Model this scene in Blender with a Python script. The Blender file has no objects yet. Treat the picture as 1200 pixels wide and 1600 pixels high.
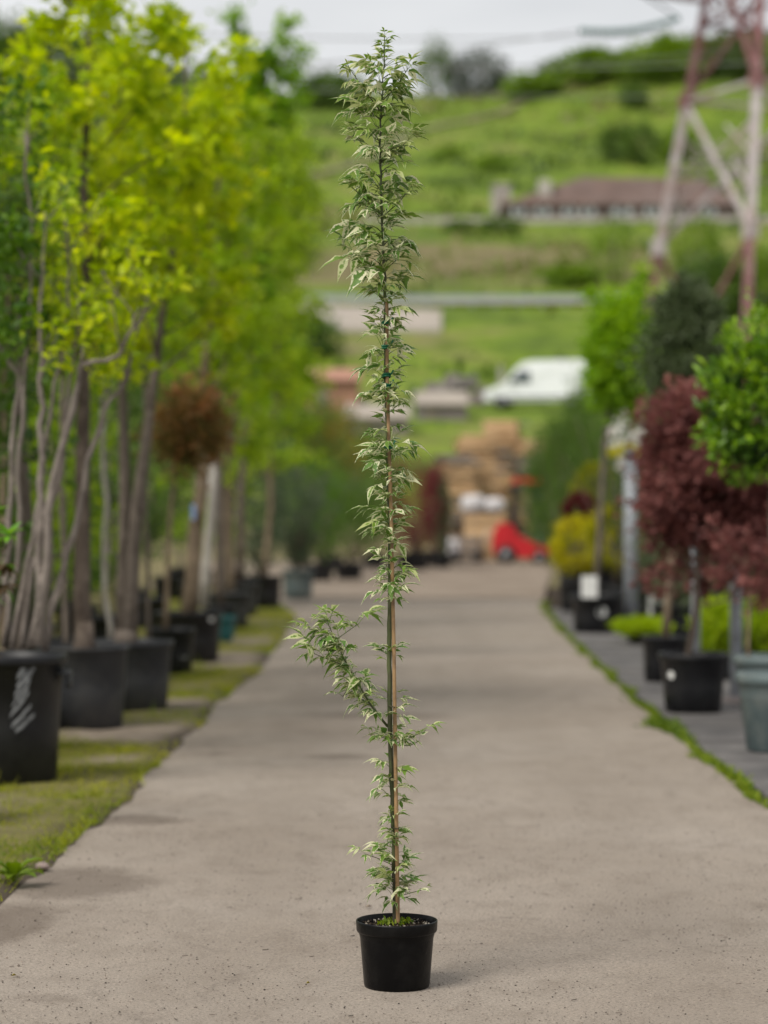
import bpy, math, random
import numpy as np
from mathutils import Vector, Matrix

# ------------------------------------------------------------------ camera, sky, sun, exposure
SC = bpy.context.scene
COL = SC.collection
CAM_H = 1.39
FPX = 3778.0            # focal length in photo pixels (85 mm on a 36 mm tall frame)
FOCUS = 7.08

cam_d = bpy.data.cameras.new('camera')
cam = bpy.data.objects.new('camera', cam_d)
COL.objects.link(cam)
cam.location = (0, 0, CAM_H)
cam.rotation_euler = (math.radians(90), 0, 0)
cam_d.sensor_fit = 'VERTICAL'
cam_d.sensor_height = 36.0
cam_d.sensor_width = 36.0
cam_d.lens = 85.0
cam_d.clip_start = 0.05
cam_d.clip_end = 3000
cam_d.dof.use_dof = True
cam_d.dof.focus_distance = FOCUS
cam_d.dof.aperture_fstop = 2.0
SC.camera = cam

SUN_EL, SUN_AZ = 50.0, -135.0      # degrees; azimuth measured from +Y towards +X
W = bpy.data.worlds.new('World')
SC.world = W
W.use_nodes = True
wn, wl = W.node_tree.nodes, W.node_tree.links
wn.clear()
w_out = wn.new('ShaderNodeOutputWorld')
w_bg = wn.new('ShaderNodeBackground'); w_bg.inputs['Strength'].default_value = 0.1
w_sky = wn.new('ShaderNodeTexSky'); w_sky.sky_type = 'NISHITA'; w_sky.sun_disc = False
w_sky.sun_elevation = math.radians(SUN_EL); w_sky.sun_rotation = math.radians(SUN_AZ)
w_co = wn.new('ShaderNodeTexCoord')
w_map = wn.new('ShaderNodeMapping'); w_map.inputs['Scale'].default_value = (1.0, 1.0, 3.2)
w_noi = wn.new('ShaderNodeTexNoise'); w_noi.inputs['Scale'].default_value = 3.4
w_noi.inputs['Detail'].default_value = 6.0; w_noi.inputs['Roughness'].default_value = 0.55
w_rmp = wn.new('ShaderNodeValToRGB')
w_rmp.color_ramp.elements[0].position = 0.33; w_rmp.color_ramp.elements[0].color = (4.5, 4.58, 4.68, 1)
w_rmp.color_ramp.elements[1].position = 0.66; w_rmp.color_ramp.elements[1].color = (5.9, 5.93, 5.95, 1)
w_mix = wn.new('ShaderNodeMix'); w_mix.data_type = 'RGBA'; w_mix.inputs[0].default_value = 0.94
wl.new(w_co.outputs['Generated'], w_map.inputs['Vector'])
wl.new(w_map.outputs[0], w_noi.inputs['Vector'])
wl.new(w_noi.outputs['Fac'], w_rmp.inputs[0])
wl.new(w_sky.outputs[0], w_mix.inputs[6])
wl.new(w_rmp.outputs[0], w_mix.inputs[7])
wl.new(w_mix.outputs[2], w_bg.inputs['Color'])
wl.new(w_bg.outputs[0], w_out.inputs['Surface'])

sun_d = bpy.data.lights.new('sun', 'SUN')
sun_d.energy = 2.2
sun_d.angle = math.radians(26)
sun_d.color = (1.0, 0.955, 0.88)
sun = bpy.data.objects.new('sun', sun_d)
COL.objects.link(sun)
_el, _az = math.radians(SUN_EL), math.radians(SUN_AZ)
_dir = Vector((math.sin(_az) * math.cos(_el), math.cos(_az) * math.cos(_el), math.sin(_el)))
sun.rotation_euler = _dir.to_track_quat('Z', 'Y').to_euler()

SC.view_settings.view_transform = 'Standard'
SC.view_settings.look = 'None'
SC.view_settings.exposure = 0.54
SC.view_settings.gamma = 1.0
SC.render.engine = 'CYCLES'
SC.cycles.use_denoising = True
SC.cycles.max_bounces = 6
SC.cycles.diffuse_bounces = 3
SC.cycles.transmission_bounces = 4
SC.cycles.transparent_max_bounces = 6
SC.cycles.sample_clamp_indirect = 6.0


# ------------------------------------------------------------------ helpers
def P(px, py, D):
    return np.array([(px - 600) / FPX * D, D, CAM_H + (800 - py) / FPX * D])


class MB:
    """collects shapes, then links them as one mesh object"""
    def __init__(self):
        self.v, self.loops, self.tot, self.mat = [], [], [], []
        self.attr = {'tint': [], 'across': [], 'young': []}
        self.n = 0

    def add(self, verts, faces, tint=0.5, across=0.0, young=0.0, mat=0):
        verts = np.asarray(verts, float).reshape(-1, 3)
        k = len(verts)
        self.v.append(verts)
        if isinstance(faces, np.ndarray):
            self.loops.append((faces + self.n).ravel())
            self.tot.append(np.full(len(faces), faces.shape[1]))
            nf = len(faces)
        else:
            self.loops.append(np.array([i + self.n for f in faces for i in f], int))
            self.tot.append(np.array([len(f) for f in faces], int))
            nf = len(faces)
        self.mat.append(np.full(nf, mat))
        for key, val in (('tint', tint), ('across', across), ('young', young)):
            a = np.asarray(val, float)
            self.attr[key].append(np.full(k, float(a)) if a.ndim == 0 else a.ravel())
        self.n += k

    def box(self, c, s, rz=0.0, tint=0.5, mat=0, taper=1.0):
        x, y, z = s[0] / 2, s[1] / 2, s[2] / 2
        v = np.array([[-x, -y, -z], [x, -y, -z], [x, y, -z], [-x, y, -z],
                      [-x * taper, -y * taper, z], [x * taper, -y * taper, z], [x * taper, y * taper, z], [-x * taper, y * taper, z]])
        if rz:
            cs, sn = math.cos(rz), math.sin(rz)
            v = v @ np.array([[cs, sn, 0], [-sn, cs, 0], [0, 0, 1]])
        self.add(v + np.asarray(c, float), [(0, 3, 2, 1), (4, 5, 6, 7), (0, 1, 5, 4), (1, 2, 6, 5), (2, 3, 7, 6), (3, 0, 4, 7)], tint, mat=mat)

    def bar(self, a, b, w, h=None, mat=0):
        a, b = np.asarray(a, float), np.asarray(b, float)
        h = h or w
        d = b - a; d /= np.linalg.norm(d)
        up = np.array([0, 0, 1.0]) if abs(d[2]) < 0.95 else np.array([0, 1.0, 0])
        s = np.cross(d, up); s /= np.linalg.norm(s); u = np.cross(s, d)
        v = [q + s * i * w / 2 + u * j * h / 2 for q in (a, b) for i, j in ((-1, -1), (1, -1), (1, 1), (-1, 1))]
        self.add(v, [(3, 2, 1, 0), (4, 5, 6, 7), (0, 1, 5, 4), (1, 2, 6, 5), (2, 3, 7, 6), (3, 0, 4, 7)], mat=mat)

    def tube(self, pts, rad, n=6, tint=0.5, mat=0, cap=True, young=0.0):
        pts = np.asarray(pts, float)
        rad = np.broadcast_to(np.asarray(rad, float), (len(pts),))
        t = np.gradient(pts, axis=0)
        t /= np.linalg.norm(t, axis=1)[:, None] + 1e-12
        ref = np.array([0.31, 0.95, 0.05]) if abs(t[0][2]) > 0.6 else np.array([0.03, 0.05, 1.0])
        s = np.cross(t, ref); s /= np.linalg.norm(s, axis=1)[:, None] + 1e-12
        u = np.cross(s, t)
        a = np.linspace(0, 2 * np.pi, n, endpoint=False)
        v = pts[:, None, :] + rad[:, None, None] * (np.cos(a)[None, :, None] * s[:, None, :] + np.sin(a)[None, :, None] * u[:, None, :])
        m = len(pts)
        i = np.arange(m - 1)[:, None] * n; j = np.arange(n)[None, :]; jn = (j + 1) % n
        f = np.stack([i + j, i + jn, i + n + jn, i + n + j], -1).reshape(-1, 4)
        self.add(v.reshape(-1, 3), f, tint, young=young, mat=mat)
        if cap:
            base = self.n - m * n
            self.loops.append(np.arange(n)[::-1] + base); self.tot.append(np.array([n])); self.mat.append(np.array([mat]))
            self.loops.append(np.arange(n) + base + (m - 1) * n); self.tot.append(np.array([n])); self.mat.append(np.array([mat]))

    def lathe(self, prof, n=40, c=(0, 0, 0), mat=0, tint=0.5):
        prof = np.asarray(prof, float)
        a = np.linspace(0, 2 * np.pi, n, endpoint=False)
        v = np.stack([prof[:, None, 0] * np.cos(a), prof[:, None, 0] * np.sin(a), np.broadcast_to(prof[:, None, 1], (len(prof), n))], -1)
        i = np.arange(len(prof) - 1)[:, None] * n; j = np.arange(n)[None, :]; jn = (j + 1) % n
        f = np.stack([i + j, i + jn, i + n + jn, i + n + j], -1).reshape(-1, 4)
        self.add(v.reshape(-1, 3) + np.asarray(c, float), f, tint, mat=mat)

    def leaves(self, pos, d, nrm, L, Wd, tint, tmpl='oval', young=0.0):
        pos = np.asarray(pos, float); N = len(pos)
        if N == 0:
            return
        d = d / (np.linalg.norm(d, axis=1)[:, None] + 1e-9)
        s = np.cross(nrm, d); s /= np.linalg.norm(s, axis=1)[:, None] + 1e-9
        u = np.cross(d, s)
        T, F, AC = TEMPLATES[tmpl]
        k = len(T)
        L = np.broadcast_to(L, (N,)); Wd = np.broadcast_to(Wd, (N,))
        v = (pos[:, None, :] + T[None, :, 0, None] * L[:, None, None] * d[:, None, :]
             + T[None, :, 1, None] * Wd[:, None, None] * s[:, None, :] + T[None, :, 2, None] * L[:, None, None] * u[:, None, :])
        f = (F[None] + (np.arange(N) * k)[:, None, None]).reshape(-1, F.shape[1])
        tint = np.repeat(np.broadcast_to(tint, (N,)), k)
        self.add(v.reshape(-1, 3), f, tint, across=np.tile(AC, N), young=young)

    def build(self, name, mats, parent=None, smooth=True, kind=None):
        me = bpy.data.meshes.new(name)
        v = np.concatenate(self.v)
        if parent is not None:
            v = v - np.array(parent_world(parent))
        loops = np.concatenate(self.loops).astype(np.int32); tot = np.concatenate(self.tot).astype(np.int32)
        me.vertices.add(len(v)); me.vertices.foreach_set('co', v.ravel().astype(np.float32))
        me.loops.add(len(loops)); me.loops.foreach_set('vertex_index', loops)
        me.polygons.add(len(tot))
        st = np.zeros(len(tot), np.int32); st[1:] = np.cumsum(tot)[:-1]
        me.polygons.foreach_set('loop_start', st)
        me.polygons.foreach_set('material_index', np.concatenate(self.mat).astype(np.int32))
        me.polygons.foreach_set('use_smooth', np.full(len(tot), smooth))
        for key, lst in self.attr.items():
            a = me.attributes.new(key, 'FLOAT', 'POINT')
            a.data.foreach_set('value', np.concatenate(lst).astype(np.float32))
        for m in (mats if isinstance(mats, (list, tuple)) else [mats]):
            me.materials.append(m)
        me.update(calc_edges=True); me.validate()
        o = bpy.data.objects.new(name, me)
        COL.objects.link(o)
        if parent is not None:
            o.parent = parent
        if kind:
            o['kind'] = kind
        return o


def rnd_dirs(rng, n, up=0.0):
    d = rng.normal(size=(n, 3)); d[:, 2] += up
    return d / np.linalg.norm(d, axis=1)[:, None]


def parent_world(o):
    p = Vector(o.location)
    while o.parent:
        o = o.parent; p += Vector(o.location)
    return p


def tag(o, label, cat, group=None):
    o['label'] = label; o['category'] = cat
    if group:
        o['group'] = group
    return o


def thing(name, label, cat, loc, group=None):
    o = bpy.data.objects.new(name, None)
    o.empty_display_size = 0.1
    COL.objects.link(o)
    o.location = Vector([float(c) for c in loc])
    return tag(o, label, cat, group)


_ov = np.array([[0, 0, 0], [.32, .5, .10], [.72, .36, .06], [1, 0, -.10], [.72, -.36, .06], [.32, -.5, .10]])
_mp = np.array([[0, 0, 0], [.02, .30, .02], [.28, .26, .0], [.42, .58, -.05], [.55, .24, .0], [1, 0, -.10],
                [.55, -.24, .0], [.42, -.58, -.05], [.28, -.26, .0], [.02, -.30, .02]])
_nd = np.array([[0, .5, 0], [0, -.5, 0], [1, 0, -.05]])
TEMPLATES = {
    'oval': (_ov, np.array([[0, 1, 2, 3], [0, 3, 4, 5]]), np.array([0, 1, 1, 0, 1, 1.])),
    'maple': (_mp, np.array([[0, 1, 2, 3, 4], [0, 4, 5, 6, 0], [0, 6, 7, 8, 9]]), np.zeros(10)),
    'blade': (_nd, np.array([[0, 1, 2]]), np.zeros(3)),
}
_mpf = np.array([[0, 1, 2, 0], [0, 2, 3, 4], [0, 4, 5, 6], [0, 6, 7, 8], [0, 8, 9, 0]])
TEMPLATES['maple'] = (_mp, np.array([[0, 2, 3, 4], [0, 4, 5, 6], [0, 6, 7, 8]]), np.zeros(10))


# ------------------------------------------------------------------ materials
def new_mat(name):
    m = bpy.data.materials.new(name); m.use_nodes = True
    nt = m.node_tree; nt.nodes.clear()
    return m, nt.nodes, nt.links


def ramp(nodes, stops):
    r = nodes.new('ShaderNodeValToRGB')
    e = r.color_ramp.elements
    while len(e) < len(stops):
        e.new(0.5)
    for i, (p, c) in enumerate(stops):
        e[i].position = p; e[i].color = (*c, 1)
    return r


def noise(nodes, links, scale, detail=4, rough=.55, coord='Object', vec=None, mapping=None):
    n = nodes.new('ShaderNodeTexNoise'); n.inputs['Scale'].default_value = scale
    n.inputs['Detail'].default_value = detail; n.inputs['Roughness'].default_value = rough
    if vec is None:
        t = nodes.new('ShaderNodeTexCoord'); vec = t.outputs[coord]
    if mapping:
        mp = nodes.new('ShaderNodeMapping'); mp.inputs['Scale'].default_value = mapping
        links.new(vec, mp.inputs['Vector']); vec = mp.outputs[0]
    links.new(vec, n.inputs['Vector'])
    return n


def math_node(nodes, links, op, a, b=None, clamp=False):
    m = nodes.new('ShaderNodeMath'); m.operation = op; m.use_clamp = clamp
    for i, x in enumerate((a, b)):
        if x is None:
            continue
        if isinstance(x, (int, float)):
            m.inputs[i].default_value = x
        else:
            links.new(x, m.inputs[i])
    return m.outputs[0]


def mix_col(nodes, links, fac, a, b, mode='MIX'):
    m = nodes.new('ShaderNodeMix'); m.data_type = 'RGBA'; m.blend_type = mode
    for i, x in ((0, fac), (6, a), (7, b)):
        if isinstance(x, (int, float)):
            m.inputs[i].default_value = x
        elif isinstance(x, tuple):
            m.inputs[i].default_value = (*x, 1)
        else:
            links.new(x, m.inputs[i])
    return m.outputs[2]


def surf_mat(name, c1, c2=None, rough=.6, scale=8, bump=0.0, bscale=None, metallic=0.0, spec=.4, dirt=None, dscale=3, mapping=None, tint=0.0):
    m, N, Lk = new_mat(name)
    out = N.new('ShaderNodeOutputMaterial'); b = N.new('ShaderNodeBsdfPrincipled')
    Lk.new(b.outputs[0], out.inputs[0])
    c2 = c2 or tuple(x * .75 for x in c1)
    n = noise(N, Lk, scale, 5, mapping=mapping)
    r = ramp(N, [(.35, c2), (.65, c1)]); Lk.new(n.outputs['Fac'], r.inputs[0])
    col = r.outputs[0]
    if dirt:
        n2 = noise(N, Lk, dscale, 6, .65)
        r2 = ramp(N, [(.48, (0, 0, 0)), (.68, (1, 1, 1))]); Lk.new(n2.outputs['Fac'], r2.inputs[0])
        col = mix_col(N, Lk, r2.outputs[0], col, dirt)
    if tint:
        at = N.new('ShaderNodeAttribute'); at.attribute_name = 'tint'
        f = math_node(N, Lk, 'MULTIPLY_ADD', at.outputs['Fac'], tint)
        f.node.inputs[2].default_value = 1 - tint / 2
        hs = N.new('ShaderNodeHueSaturation'); Lk.new(col, hs.inputs['Color']); Lk.new(f, hs.inputs['Value'])
        col = hs.outputs[0]
    Lk.new(col, b.inputs['Base Color'])
    b.inputs['Roughness'].default_value = rough; b.inputs['Metallic'].default_value = metallic
    b.inputs['Specular IOR Level'].default_value = spec
    if bump:
        nb = noise(N, Lk, bscale or scale * 4, 6, .6)
        bp = N.new('ShaderNodeBump'); bp.inputs['Strength'].default_value = bump; bp.inputs['Distance'].default_value = .02
        Lk.new(nb.outputs['Fac'], bp.inputs['Height']); Lk.new(bp.outputs[0], b.inputs['Normal'])
    return m


def leaf_mat(name, cols, trans=.35, rough=.5, spec=.3, gain=1.5):
    """colour runs over each leaf's own random tint; light passes through the blade"""
    m, N, Lk = new_mat(name)
    out = N.new('ShaderNodeOutputMaterial'); b = N.new('ShaderNodeBsdfPrincipled')
    at = N.new('ShaderNodeAttribute'); at.attribute_name = 'tint'
    cols = [tuple(min(.85, x * gain) for x in c) for c in cols]
    st = [(i / max(1, len(cols) - 1), c) for i, c in enumerate(cols)]
    r = ramp(N, st); Lk.new(at.outputs['Fac'], r.inputs[0])
    col = r.outputs[0]
    Lk.new(col, b.inputs['Base Color'])
    b.inputs['Roughness'].default_value = rough; b.inputs['Specular IOR Level'].default_value = spec
    t = N.new('ShaderNodeBsdfTranslucent')
    hs = N.new('ShaderNodeHueSaturation'); hs.inputs['Saturation'].default_value = 1.1; hs.inputs['Value'].default_value = 1.35
    Lk.new(col, hs.inputs['Color']); Lk.new(hs.outputs[0], t.inputs['Color'])
    mx = N.new('ShaderNodeMixShader'); mx.inputs[0].default_value = trans
    Lk.new(b.outputs[0], mx.inputs[1]); Lk.new(t.outputs[0], mx.inputs[2]); Lk.new(mx.outputs[0], out.inputs[0])
    return m


def bark_mat(name, c1, c2, scale=14):
    return surf_mat(name, c1, c2, rough=.85, scale=scale, bump=.5, bscale=40, spec=.2, mapping=(1, 1, .25), dirt=tuple(x * 1.25 for x in c1), dscale=9)


M = {}
M['pot_black'] = surf_mat('pot_black', (.0165, .017, .019), (.010, .010, .012), rough=.42, scale=6, bump=.06, bscale=90, spec=.28, dirt=(.024, .024, .025), dscale=5)
M['pot_hero'] = surf_mat('pot_hero', (.0036, .0036, .0040), (.0022, .0022, .0026), rough=.34, scale=14, bump=.10, bscale=45, spec=.16, dirt=(.0085, .0083, .008), dscale=11, mapping=(1, 1, .35))
M['pot_dusty'] = surf_mat('pot_dusty', (.040, .042, .047), (.025, .026, .030), rough=.55, scale=5, bump=.08, bscale=70, spec=.4, dirt=(.062, .061, .060), dscale=4)
M['pot_greygreen'] = surf_mat('pot_greygreen', (.115, .150, .150), (.080, .108, .112), rough=.5, scale=5, bump=.05, spec=.4, dirt=(.17, .19, .18), dscale=6)
M['pot_teal'] = surf_mat('pot_teal', (.02, .13, .13), (.015, .09, .10), rough=.5, scale=5)
M['soil'] = surf_mat('soil', (.055, .040, .028), (.018, .013, .010), rough=.95, scale=60, bump=.9, bscale=120, spec=.1, dirt=(.13, .10, .075), dscale=45)
M['perlite'] = surf_mat('perlite', (.34, .31, .26), (.16, .13, .10), rough=.9, scale=40)
M['sticker'] = surf_mat('sticker', (.78, .78, .76), (.68, .68, .66), rough=.4, scale=10)
M['blue_sticker'] = surf_mat('blue_sticker', (.30, .42, .70), (.25, .36, .62), rough=.4, scale=10)
M['chalk'] = surf_mat('chalk', (.27, .28, .285), (.12, .12, .125), rough=.9, scale=70)
M['bark_grey'] = bark_mat('bark_grey', (.17, .14, .118), (.085, .068, .056))
M['bark_pale'] = bark_mat('bark_pale', (.24, .205, .18), (.125, .105, .09))
M['bark_brown'] = bark_mat('bark_brown', (.15, .118, .095), (.07, .052, .042))
M['bark_tan'] = bark_mat('bark_tan', (.26, .20, .14), (.15, .11, .075))
M['bark_white'] = bark_mat('bark_white', (.42, .39, .35), (.28, .25, .22))
M['leaf_yellow'] = leaf_mat('leaf_yellow', [(.10, .165, .006), (.235, .30, .006), (.36, .39, .010)], .52, gain=1.75)
M['leaf_lime'] = leaf_mat('leaf_lime', [(.075, .135, .008), (.15, .225, .010), (.24, .30, .014)], .48, gain=1.75)
M['leaf_fresh'] = leaf_mat('leaf_fresh', [(.060, .125, .008), (.12, .21, .010), (.20, .29, .014)], .48, gain=1.9)
M['leaf_green'] = leaf_mat('leaf_green', [(.030, .070, .010), (.062, .125, .012), (.10, .175, .016)], .36)
M['leaf_mid'] = leaf_mat('leaf_mid', [(.028, .060, .012), (.058, .105, .016), (.10, .15, .022)], .33)
M['leaf_dark'] = leaf_mat('leaf_dark', [(.026, .038, .014), (.052, .072, .030), (.105, .125, .070)], .25, rough=.38, gain=1.8)
M['leaf_laurel'] = leaf_mat('leaf_laurel', [(.012, .034, .004), (.065, .135, .008), (.165, .255, .014)], .32, rough=.30, spec=.5, gain=1.95)  # dark to bright range puts crown shade and highlights into the colour
M['leaf_photinia'] = leaf_mat('leaf_photinia', [(.035, .045, .012), (.105, .072, .026), (.20, .085, .036)], .35, gain=2.3)
M['leaf_red'] = leaf_mat('leaf_red', [(.050, .021, .020), (.095, .038, .035), (.145, .060, .052)], .4, rough=.7, spec=.12, gain=2.1)
M['leaf_barberry'] = leaf_mat('leaf_barberry', [(.045, .010, .012), (.095, .018, .020), (.15, .035, .03)], .3)
M['leaf_gold'] = leaf_mat('leaf_gold', [(.060, .075, .004), (.17, .17, .006), (.33, .29, .008)], .35, gain=2.0)
M['leaf_olive'] = leaf_mat('leaf_olive', [(.035, .055, .028), (.065, .095, .050), (.11, .14, .08)], .28)
M['leaf_orange'] = leaf_mat('leaf_orange', [(.06, .085, .012), (.14, .12, .02), (.26, .11, .022)], .3)
M['leaf_magnolia'] = leaf_mat('leaf_magnolia', [(.05, .13, .010), (.10, .24, .018), (.19, .34, .04)], .25, rough=.28, spec=.55)
M['leaf_bronze'] = leaf_mat('leaf_bronze', [(.02, .028, .008), (.045, .03, .012), (.07, .04, .016)], .1, rough=.5)
M['blossom'] = leaf_mat('blossom', [(.62, .52, .48), (.72, .68, .64), (.80, .80, .78)], .3, gain=1.)  # white petal colour stands in for glints and a pale sheet
M['far_green'] = leaf_mat('far_green', [(.032, .062, .014), (.065, .110, .018), (.110, .165, .026)], .3)
M['far_lime'] = leaf_mat('far_lime', [(.06, .11, .012), (.11, .175, .014), (.17, .24, .022)], .35)
M['far_grey'] = leaf_mat('far_grey', [(.05, .065, .05), (.09, .105, .085), (.15, .16, .14)], .2)
M['grass'] = leaf_mat('grass', [(.075, .115, .010), (.190, .205, .016), (.290, .260, .040)], .42, rough=.6, gain=1.6)
M['weed'] = leaf_mat('weed', [(.055, .100, .010), (.115, .165, .012), (.20, .235, .02)], .35)
M['hill_scrub'] = leaf_mat('hill_scrub', [(.030, .055, .014), (.075, .120, .022), (.125, .17, .026), (.19, .16, .075)], .3, gain=1.3)
M['galv'] = surf_mat('galv', (.43, .46, .50), (.32, .345, .385), rough=.5, scale=9, metallic=.15, bump=.05, dirt=(.26, .26, .26), dscale=5)
M['bamboo'] = surf_mat('bamboo', (.42, .265, .13), (.27, .16, .075), rough=.5, scale=30, mapping=(1, 1, .12), dirt=(.17, .10, .055), dscale=14)
M['tie_green'] = surf_mat('tie_green', (.008, .16, .075), (.006, .11, .05), rough=.35, scale=30)
M['pylon_red'] = surf_mat('pylon_red', (.235, .105, .105), (.16, .065, .066), rough=.7, scale=2, dirt=(.30, .19, .18), dscale=1.2)
M['pylon_white'] = surf_mat('pylon_white', (.52, .47, .47), (.38, .33, .33), rough=.7, scale=2, dirt=(.36, .26, .24), dscale=.9)
M['wire'] = surf_mat('wire', (.28, .28, .29), rough=.5, metallic=.3)
M['insulator'] = surf_mat('insulator', (.05, .16, .13), (.03, .10, .085), rough=.2, scale=5)
M['steel_dark'] = surf_mat('steel_dark', (.035, .035, .038), rough=.5)
M['van_white'] = surf_mat('van_white', (.80, .82, .82), (.74, .76, .77), rough=.28, scale=1, spec=.5)
M['van_trim'] = surf_mat('van_trim', (.10, .105, .11), rough=.6)
M['glass'] = surf_mat('glass', (.06, .085, .09), (.04, .055, .06), rough=.08, spec=.8)
M['tyre'] = surf_mat('tyre', (.018, .018, .018), rough=.85)
M['rim'] = surf_mat('rim', (.22, .22, .23), rough=.4, metallic=.4)
M['red_paint'] = surf_mat('red_paint', (.62, .022, .030), (.48, .016, .024), rough=.35, scale=4, spec=.5)
M['seat_black'] = surf_mat('seat_black', (.02, .02, .022), rough=.7)
M['wood_new'] = surf_mat('wood_new', (.66, .46, .26), (.52, .33, .17), rough=.8, scale=2, mapping=(.4, 4, 4), tint=.5)
M['wood_grey'] = surf_mat('wood_grey', (.33, .28, .23), (.21, .17, .14), rough=.9, scale=5, mapping=(.4, 4, 4), tint=.5)
M['sack'] = surf_mat('sack', (.62, .60, .60), (.48, .46, .46), rough=.7, scale=4, bump=.4, bscale=9)
M['stone_grey'] = surf_mat('stone_grey', (.30, .27, .26), (.19, .165, .16), rough=.9, scale=2, bump=.5, dirt=(.24, .19, .18), dscale=1.1, tint=.5)
M['concrete_pale'] = surf_mat('concrete_pale', (.40, .34, .29), (.30, .26, .22), rough=.9, scale=.6, bump=.2, dirt=(.32, .30, .24), dscale=.5)
M['track_earth'] = surf_mat('track_earth', (.26, .215, .14), (.17, .16, .085), rough=.95, scale=.3, dirt=(.13, .155, .04), dscale=.18)
M['roof_brown'] = surf_mat('roof_brown', (.150, .098, .080), (.100, .068, .058), rough=.85, scale=.7, dirt=(.165, .12, .105), dscale=.25)
M['wall_cream'] = surf_mat('wall_cream', (.46, .42, .38), (.36, .33, .30), rough=.85, scale=.5)
M['wall_dark'] = surf_mat('wall_dark', (.14, .10, .09), (.09, .07, .06), rough=.85, scale=.5)
M['window_white'] = surf_mat('window_white', (.66, .70, .70), rough=.5)
M['terracotta'] = surf_mat('terracotta', (.42, .22, .15), (.33, .17, .12), rough=.85, scale=1)
M['debris_dark'] = surf_mat('debris_dark', (.20, .165, .135), (.09, .072, .058), rough=.95, scale=30, tint=1.7)
M['fallen_yellow'] = surf_mat('fallen_yellow', (.42, .36, .06), (.30, .24, .05), rough=.6, scale=40)
M['stone_pink'] = surf_mat('stone_pink', (.33, .25, .22), (.22, .17, .15), rough=.9, scale=30, bump=.4)
M['slab'] = surf_mat('slab', (.155, .143, .137), (.098, .092, .090), rough=.85, scale=3.5, bump=.35, bscale=60, dirt=(.062, .060, .060), dscale=1.6, tint=.35)


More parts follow.
